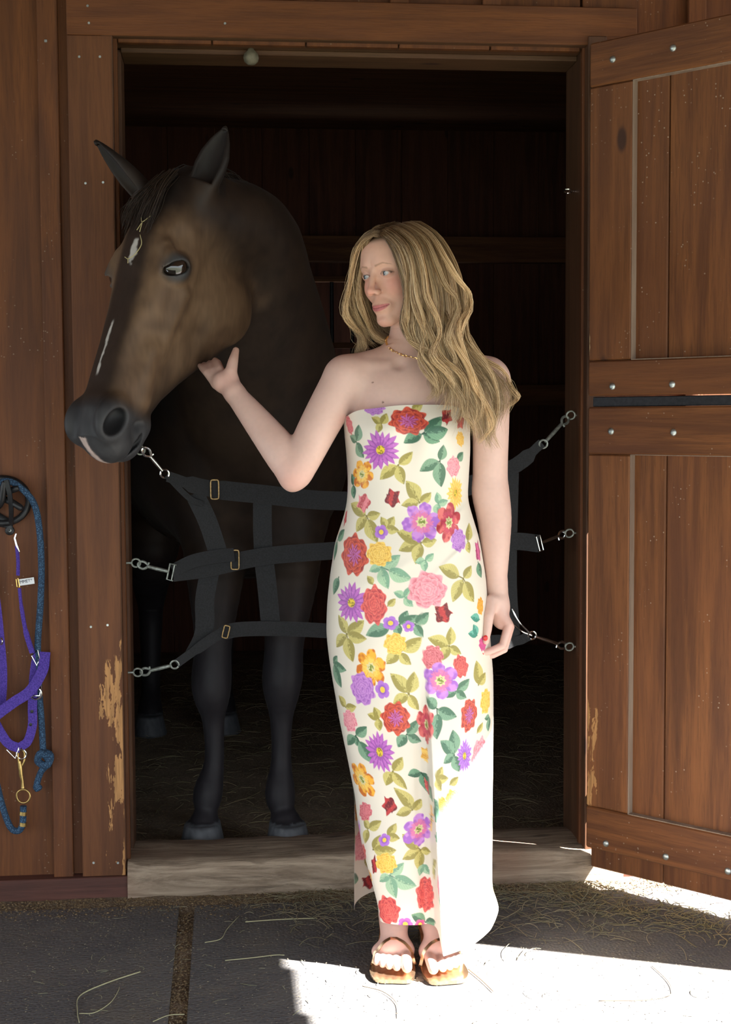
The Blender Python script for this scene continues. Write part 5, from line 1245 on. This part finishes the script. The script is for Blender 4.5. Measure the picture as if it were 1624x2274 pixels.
def snap(p_strap, p_eye, mat, bail='square', label=None):
    a, b = np.array(A(*p_strap)), np.array(A(*p_eye)); d = b - a; L = np.linalg.norm(d); d /= L; s = np.cross(d, [0, 1, 0]); s /= np.linalg.norm(s)
    mb = MB()
    if bail == 'square':
        w_ = .021; mb.tube([tuple(q) for q in (a - d * .008 + s * w_, a + d * .010 + s * w_, a + d * .010 - s * w_, a - d * .008 - s * w_)], .0022, 6)
        mb.tube([tuple(a - d * .003 + s * w_), tuple(a - d * .003 - s * w_)], .0018, 6)
    else:
        mb.tube(ring_pts(a, .011, (0, 1, .2)), .0026, 6, closed=True)
    e = b - d * .022
    mb.tube([tuple(a + d * .010), tuple(a + d * (L * .45)), tuple(e)], [.0045, .0055, .0045], 8)
    mb.tube([tuple(q) for q in curve_pts([e, e + d * .012 + s * .009, e + d * .026 + s * .006, e + d * .028 - s * .004, e + d * .016 - s * .010, e - s * .004], 4)], [.0036] * 21, 7)
    mb.tube([tuple(e - s * .004), tuple(e - s * .011)], [.0022, .003], 6)
    gp('snap', mb, mat, True)
snap((366, 1052, .02), (322, 1000, .0), M['steel'], 'ring'); snap((382, 1271, .04), (312, 1254, .07), M['old_snap']); snap((388, 1476, .05), (318, 1493, .08), M['old_snap'], 'ring')
snap((1207, 986, .05), (1258, 930, .10), M['old_snap'], 'ring'); snap((1197, 1207, .05), (1252, 1186, .10), M['steel']); snap((1182, 1411, .06), (1252, 1434, .10), M['steel'], 'ring')
gp('wire_loop', MB().tube(pth([(1138, 1352, .07), (1152, 1380, .06), (1182, 1411, .06)]), .0022, 6).tube(pth([(1140, 1385, .07), (1160, 1402, .06), (1182, 1411, .06)]), .002, 6), M['steel'], True)
for (px, py, sx, lab) in ((312, 1000, -1, 'upper'), (302, 1250, -1, 'middle'), (306, 1493, -1, 'lower'), (1268, 922, 1, 'upper'), (1265, 1184, 1, 'middle'), (1265, 1436, 1, 'lower')):
    y = .07 if sx < 0 else .10; c = A(px, py, y); xw = -.609 if sx < 0 else .611
    mb = MB().tube(ring_pts(c, .0115, (0, 1, .3)), .0026, 7, closed=True).tube([(c[0] + sx * .011, c[1], c[2]), (xw, c[1], c[2])], .003, 7)
    tag(mb.build('screw_eye', M['old_snap'], smooth=True), 'small metal screw eye, %s one in the %s jamb' % (lab, 'left' if sx < 0 else 'right'), 'screw eye', 'screw eyes in the door jambs')
c = A(1262, 424, .12)
tag(MB().tube(ring_pts(c, .011, (.1, .3, 1)), .0026, 7, closed=True).tube([(c[0] + .01, c[1], c[2]), (.611, c[1], c[2])], .003, 7).build('hook_eye', M['steel'], smooth=True), 'pale metal eye high on the right jamb, nothing clipped to it', 'screw eye')
# round cap under the head jamb
c = A(558, 142, .10); M['cap'] = plain('dull_tan_wood_knob', (.14, .12, .08), .7, 0, .3, 60)
tag(MB().lathe([(.006, .025), (.010, .018), (.018, .010), (.0205, 0), (.018, -.010), (.010, -.017), (.003, -.019)], (c[0], c[1], 2.185), (0, 0, 1), 18).build('wooden_knob', M['cap'], smooth=True), 'round tan knob hanging below the head jamb', 'knob')

# ------------------------------------------------------------------ bridle hook, halter, lead rope
hk = empty('bridle_hook', tuple(A(8, 1120, .02))); tag(hk, 'black cast iron bridle hook on the left wall', 'hook')
def kp(name, mb, mat, root, smooth=True): return child(mb.build(name, mat, smooth=smooth), root)
c0 = A(6, 1112, .0)
kp('back_ring', MB().tube([tuple(A(6 + 58 * math.cos(a), 1112 + 50 * math.sin(a), .012)) for a in np.linspace(0, 2 * math.pi, 33)[:-1]], .0085, 8, closed=True), M['iron'], hk)
kp('back_plate', MB().tube([tuple(A(-15, 1150, .018)), tuple(A(22, 1165, .016)), tuple(A(20, 1180, .016))], [.02, .012, .010], 10, flat=.35, up=(1, 0, 0)), M['iron'], hk)
kp('screw_tab', MB().lathe([(.012, 0), (.012, .005), (.010, .007)], A(22, 1178, .022), (0, -1, 0), 16), M['iron'], hk)
kp('screw', MB().lathe([(.0042, 0), (.0036, .0015)], A(22, 1178, .0145), (0, -1, 0), 10), M['zinc'], hk)
kp('front_strap', MB().strap(pth([(14, 1066, -.055), (22, 1100, -.05), (25, 1135, -.03), (24, 1165, .008)]), .012, (-.3, -1, 0), .004), M['iron'], hk)
for l in ([(-10, 1105, .01), (20, 1112, -.03), (50, 1130, -.045)], [(-20, 1100, .01), (15, 1092, -.03), (42, 1083, -.04)], [(-30, 1130, .01), (0, 1120, -.03), (10, 1070, -.05)]):
    kp('prong', MB().tube(pth(l), [.009] * 7 + [.0085] * 5 + [.006], 9), M['iron'], hk)
def rope_mat():
    t = NT('navy_braided_rope'); v = t.coord((1, 1, 1)); vo = t.n('ShaderNodeTexVoronoi'); t.l(v, vo.inputs['Vector']); vo.inputs['Scale'].default_value = 260
    n = t.noise(v, 8, 2); t.base(t.mix(t.rng(vo.outputs['Distance'], .15, .6), (.055, .13, .23), (.012, .035, .075))); t.rough(.85); t.bump(vo.outputs['Distance'], -.6, .002); return t.m
M['rope'] = rope_mat()
rp = empty('lead_rope', tuple(A(60, 1300, -.02))); tag(rp, 'navy blue cotton lead rope with brass ends hung on the hook', 'rope')
kp('rope', MB().tube(pth([(-30, 1130, -.02), (-15, 1085, -.03), (15, 1068, -.035), (48, 1085, -.03), (76, 1120, -.02), (88, 1180, -.01), (92, 1260, -.008), (90, 1340, -.008), (84, 1430, -.008), (86, 1520, -.008), (92, 1600, -.008), (96, 1672, -.01)], 8), .0085, 12), M['rope'], rp)
kp('end_knot', MB().tube(pth([(94, 1668, -.012), (112, 1678, -.02), (104, 1700, -.03), (84, 1690, -.02), (92, 1672, -.03), (108, 1690, -.012), (92, 1712, -.012), (82, 1742, -.012), (88, 1755, -.012)], 5), [.0095] * 30 + [.0085] * 6 + [.011] * 4 + [.007], 10), M['rope'], rp)
kp('rope', MB().tube(pth([(-30, 1560, -.008), (-14, 1700, -.01), (2, 1778, -.012), (22, 1835, -.015), (40, 1845, -.018), (50, 1830, -.02), (52, 1790, -.022)], 8), .0085, 12), M['rope'], rp)
for py in (1806, 1830): kp('brass_band', MB().tube([tuple(A(52, py - 4, -.021)), tuple(A(51, py + 4, -.021))], .0098, 12), M['brass'], rp)
kp('snap_ring', MB().tube(ring_pts(A(52, 1768, -.022), .0175, (.15, 1, 0), 24), .0026, 8, closed=True), M['brass'], rp)
kp('snap_barrel', MB().tube([tuple(A(51, 1750, -.022)), tuple(A(50, 1735, -.022)), tuple(A(47, 1722, -.022)), tuple(A(45, 1700, -.022)), tuple(A(43, 1690, -.022))], [.005, .0035, .0055, .006, .0045], 10), M['brass'], rp)
kp('snap_gate', MB().tube([tuple(p) for p in curve_pts([A(42, 1695, -.022), A(40, 1675, -.022), A(46, 1664, -.022), A(54, 1672, -.022), A(54, 1690, -.022), A(47, 1704, -.022)], 5)], .0028, 8), M['brass'], rp)
M['purple'] = web_mat('purple_nylon_webbing', (.040, .018, .21), (.085, .042, .34), 320)
ht = empty('halter', tuple(A(40, 1500, -.02))); tag(ht, 'purple nylon horse halter hanging from the hook', 'halter')
def hs(name, l, w, nrm=(0, -1, 0), n=6, th=.0034): return kp(name, MB().strap(pth(l, n), w, nrm, th), M['purple'], ht, False)
hs('crown_strap', [(37, 1212, -.01), (40, 1245, -.01), (40, 1278, -.01)], .0105, (-.7, -.7, 0))
hs('crown_strap', [(43, 1306, -.01), (48, 1350, -.012), (58, 1405, -.015), (72, 1450, -.018)], [.008] * 6 + [.0105] * 6 + [.015] * 7, (-.5, -.85, 0))
hs('cheek_strap', [(-22, 1240, .0), (-8, 1330, .0), (2, 1420, -.005), (8, 1500, -.01), (4, 1580, -.012)], .018, (.4, -.9, 0))
hs('nose_strap', [(100, 1448, -.015), (94, 1490, -.03), (66, 1535, -.04), (30, 1560, -.045), (-10, 1590, -.045), (-40, 1620, -.04)], .027, (.15, -1, .2))
hs('cheek_strap', [(84, 1450, -.012), (78, 1480, -.014), (74, 1520, -.016), (72, 1570, -.018), (72, 1610, -.02), (62, 1645, -.022), (46, 1658, -.024)], .023, (.1, -1, 0))
hs('chin_strap', [(-18, 1590, -.01), (2, 1628, -.02), (20, 1652, -.024), (46, 1662, -.024)], .024, (0, -1, .1))
kp('buckle', MB().tube([tuple(A(*q)) for q in ((36, 1185, -.012), (33, 1195, -.013), (37, 1210, -.016), (43, 1225, -.014))], [.0022, .0026, .003, .002], 7), M['steel'], ht)
kp('buckle', MB().tube([tuple(A(*q)) for q in ((62, 1545, -.02), (88, 1545, -.02), (92, 1528, -.02), (88, 1520, -.02))], .0025, 7), M['steel'], ht)
kp('buckle', MB().tube(ring_pts(A(80, 1540, -.022), .015, (.2, 1, 0), 20), .0026, 7, closed=True), M['steel'], ht)
kp('ring', MB().tube([tuple(A(*q)) for q in ((70, 1456, -.022), (84, 1444, -.022), (88, 1462, -.022), (82, 1478, -.022))], .0022, 7, closed=True), M['steel'], ht)
kp('ring', MB().tube([tuple(A(*q)) for q in ((15, 1665, -.024), (34, 1684, -.026), (42, 1660, -.026))], .0018, 7), M['steel'], ht)
kp('ring', MB().tube(ring_pts(A(48, 1675, -.024), .0125, (.1, 1, .1), 20), .0022, 7, closed=True), M['steel'], ht)
kp('ring', MB().tube(ring_pts(A(2, 1424, -.014), .009, (.9, .6, 0), 18), .002, 7, closed=True), M['steel'], ht)
kp('keeper', MB().tube([tuple(A(*q)) for q in ((40, 1284, -.014), (44, 1304, -.014), (38, 1303, -.014), (36, 1286, -.014))], .0017, 6, closed=True), M['gold'], ht)
for px, py in ((71, 1580), (68, 1609)): kp('eyelet', MB().lathe([(.0042, 0), (.0042, .0012), (.0026, .0016)], A(px, py, -.0215), (0, -1, 0), 12), M['iron'], ht)
# white name tag
M['tag'] = plain('white_label_tape', (.72, .74, .76), .5, 0, .03); M['ink'] = plain('dark_label_ink', (.02, .03, .06), .6)
a_, b_ = A(41, 1294, -.0135), A(76, 1289, -.0150)
tg = kp('name_tag', MB().strap([tuple(a_), tuple(b_)], .0165, (0, -1, .1), .0008), M['tag'], ht, False)
cu = bpy.data.curves.new('tag_text', 'FONT'); cu.body = 'MMETT'; cu.size = .0118; cu.align_x = 'CENTER'; cu.align_y = 'CENTER'; cu.space_character = .92
to = bpy.data.objects.new('tmp', cu); COL.objects.link(to); dg = bpy.context.evaluated_depsgraph_get(); tm = bpy.data.meshes.new_from_object(to.evaluated_get(dg)); bpy.data.objects.remove(to)
mid = (a_ + b_) / 2 + np.array([0, -.0008, .0006]); ang_ = math.atan2(b_[2] - a_[2], b_[0] - a_[0]); xs_ = [v.co.x for v in tm.vertices]; kx = .0325 / (max(xs_) - min(xs_))
for v in tm.vertices:
    x_, y_ = v.co.x * kx, v.co.y; v.co = Vector((mid[0] + x_ * math.cos(ang_) - y_ * math.sin(ang_), mid[1], mid[2] + x_ * math.sin(ang_) + y_ * math.cos(ang_)))
tx_ = link('lettering', tm, M['ink']); tx_.parent = tg; tx_.matrix_parent_inverse = Matrix.Identity(4)

# ------------------------------------------------------------------ hay
def hay_strands(name, n, region_fn, seed, lmin, lmax, cols, r0=.0007, lift=.004):
    R = np.random.default_rng(seed); VV, FF, CC, off = [], [], [], 0; seg, sides = 6, 3
    for k in range(n):
        x, y, z = region_fn(R); a = R.uniform(0, 2 * math.pi); L = R.uniform(lmin, lmax); bend = R.normal() * .9; t = np.linspace(-.5, .5, seg)
        aa = a + bend * t; xs_ = x + L * np.cumsum(np.cos(aa)) / seg; ys_ = y + L * np.cumsum(np.sin(aa)) / seg; zs_ = z + lift * R.random() + R.random() * lift * 1.5 * (1 - (2 * t) ** 2) + .0007
        c = np.stack([xs_, ys_, zs_], 1); T = np.gradient(c, axis=0); T /= np.linalg.norm(T, axis=1)[:, None]; s1 = np.cross(T, [0, 0, 1]); s2 = np.cross(s1, T); rr = r0 * R.uniform(.6, 1.5)
        v = np.stack([c + rr * (1.4 * math.cos(q) * s1 + .7 * math.sin(q) * s2) for q in (0, 2.09, 4.19)], 1).reshape(-1, 3); VV.append(v)
        i0 = off + np.arange(seg - 1)[:, None] * sides + np.arange(sides)[None]; i1 = off + np.arange(seg - 1)[:, None] * sides + (np.arange(sides)[None] + 1) % sides
        FF.append(np.stack([i0, i1, i1 + sides, i0 + sides], -1).reshape(-1, 4)); off += seg * sides
        q = R.random(); CC.append(np.tile(np.array(cols[0]) * (1 - q) + np.array(cols[1]) * q, (seg * sides, 1)))
    m3 = mesh_np(name, np.concatenate(VV), np.concatenate(FF)); set_color(m3, np.concatenate(CC)); return link(name, m3, M['hay'])
M['hay'] = tint_mat('dry_hay', .7, .25)
HC = ((.30, .25, .16), (.17, .165, .10))
def reg_pile(R):
    while True:
        px = R.uniform(640, 1330) if R.random() < .8 else R.uniform(560, 1560); py = 1985 + abs(R.normal()) * 45 + max(0, (px - 1150)) * .1
        g_ = ground_at(px, py)
        if g_[1] < -.03 and py < 2150: return g_[0], g_[1], .001
def reg_wall(R): x = R.uniform(-.35, 1.3); return x, -.035 - abs(R.normal()) * .05, .0
def reg_mat(R): return R.uniform(-1.0, 1.1), R.uniform(-.9, -.1), .001
def reg_door(R): px = R.uniform(1230, 1624); g_ = ground_at(px, 1975 + (px - 1230) * .22 + R.normal() * 18); return g_[0], min(g_[1], -.03), .0
def reg_stall(R): return R.uniform(-1.6, 1.4), R.uniform(.24, 3.2) , .031
tag(hay_strands('scattered_hay', 520, reg_pile, 1, .03, .14, HC, .0008, .006), 'loose green brown hay heaped along the sill behind her feet', 'hay', kind='stuff')
tag(hay_strands('hay_litter', 420, reg_wall, 2, .015, .07, HC, .0007), 'fine hay litter along the foot of the sill', 'hay', kind='stuff')
tag(hay_strands('sunlit_hay', 330, reg_door, 3, .02, .09, ((.36, .28, .15), (.22, .19, .09)), .0009), 'trampled hay in the bright strip under the open door', 'hay', kind='stuff')
tag(hay_strands('hay_bits', 170, reg_mat, 4, .008, .05, ((.34, .32, .22), (.24, .25, .16)), .0006, .001), 'stray bits of hay scattered over the rubber mats', 'hay', kind='stuff')
tag(hay_strands('stall_bedding', 2600, reg_stall, 5, .03, .16, ((.34, .28, .17), (.16, .15, .08)), .0011, .008), 'dark straw bedding on the stall floor', 'straw', kind='stuff')
def chaff(name, n, rf, seed, label, cols, s0=.0016):
    R = np.random.default_rng(seed); VV, FF, CC = [], [], []
    for k in range(n):
        x, y, z = rf(R); s = s0 * R.uniform(.5, 1.6); a = R.uniform(0, 6.28); dx, dy = math.cos(a) * s * 1.6, math.sin(a) * s * 1.6; ex, ey = -math.sin(a) * s * .7, math.cos(a) * s * .7; o_ = 5 * k
        VV += [(x - dx, y - dy, z), (x + ex, y + ey, z), (x + dx, y + dy, z), (x - ex, y - ey, z), (x, y, z + s)]; FF += [(o_, o_ + 3, o_ + 4), (o_ + 3, o_ + 2, o_ + 4), (o_ + 2, o_ + 1, o_ + 4), (o_ + 1, o_, o_ + 4)]
        q = R.random(); CC += [np.array(cols[0]) * (1 - q) + np.array(cols[1]) * q] * 5
    m3 = mesh_np(name, VV, FF); set_color(m3, np.array(CC)); return tag(link(name, m3, M['hay']), label, 'chaff', kind='stuff')
chaff('chaff', 4200, lambda R: (R.uniform(-1.1, 1.2), -.02 - abs(R.normal()) * .06, .001), 8, 'pale chaff and crumbs along the foot of the wall', ((.30, .22, .12), (.14, .10, .06)), .0022)
chaff('gap_debris', 700, lambda R: (R.uniform(-.470, -.430), R.uniform(-1.0, -.09), -.008), 9, 'chaff and dirt filling the gap between the mats', ((.28, .21, .12), (.13, .095, .06)), .0024)
chaff('mat_crumbs', 4200, lambda R: (R.uniform(-1.0, 1.1), -.1 - R.random() ** 1.5 * .85, .0016), 10, 'tiny pale crumbs strewn over the rubber mats', ((.30, .27, .20), (.16, .13, .09)), .0013)
# a few stems that stand out
def stem(pts, label, r=.0011, col=(.42, .40, .24)):
    P = [(g_[0], g_[1], .0032) for g_ in (ground_at(*q) for q in pts)]; m_ = MB().tube(curve_pts(P, 6), r, 6, flat=.6)
    me_ = bpy.data.meshes.new('hay_strand'); me_.from_pydata(m_.v, [], m_.f); set_color(me_, np.tile(col, (len(me_.vertices), 1))); o = link('hay_strand', me_, M['hay'], smooth=True); return tag(o, label, 'hay strand', 'single hay stems on the mats')
stem([(312, 2161), (240, 2185), (178, 2214), (172, 2248), (176, 2274)], 'long pale hay stem bent into a hook on the left mat', .0016)
stem([(176, 2254), (210, 2252), (245, 2230), (262, 2205), (265, 2195)], 'pale hay stem curling below the hooked one')
stem([(500, 2136), (560, 2130), (610, 2124), (632, 2124)], 'straight hay stem reaching to the edge of the sunlight')
stem([(532, 2036), (505, 2065), (490, 2088), (455, 2096)], 'kinked hay stem on the right mat near the gap')
stem([(545, 2050), (600, 2046), (660, 2043), (705, 2042)], 'long straight hay stem behind the woman\'s shadow', .0014)
stem([(340, 2272), (375, 2258), (410, 2256)], 'short pale hay stem lying across the gap at the bottom')
stem([(1448, 2148), (1480, 2178), (1492, 2200), (1485, 2214), (1430, 2224), (1330, 2226)], 'thin dark curved stem on the sunlit mat at right', .001, (.12, .09, .06))
stem([(1040, 2155), (1070, 2180), (1096, 2205)], 'short dark stem beside the woman\'s left foot', .0013, (.14, .10, .06))
stem([(805, 2193), (850, 2205), (880, 2230), (884, 2262)], 'thin dark stem curving in the foreground sunlight', .001, (.12, .09, .06))
# wisps of hay caught in the forelock
def wisp(q, label):
    m_ = MB()
    for l in q: m_.tube(curve_pts([head_w(p) for p in l], 5), .0010, 5)
    me_ = bpy.data.meshes.new('hay_wisp'); me_.from_pydata(m_.v, [], m_.f); set_color(me_, np.tile((.46, .40, .20), (len(me_.vertices), 1))); tag(link('hay_wisp', me_, M['hay'], smooth=True), label, 'hay wisp', 'wisps of hay in the forelock')
wisp([[(.004, .130, .062), (.016, .145, .064), (.030, .128, .060)], [(.016, .145, .064), (.018, .170, .062)], [(.016, .145, .064), (.008, .165, .063)]], 'small pale wisp of hay caught high in the forelock')
wisp([[(.018, .175, .058), (.030, .20, .054), (.022, .225, .054), (.006, .235, .054)], [(.006, .235, .054), (-.006, .228, .055)], [(.006, .235, .054), (.010, .245, .053)]], 'curled wisp of hay beside the white star')
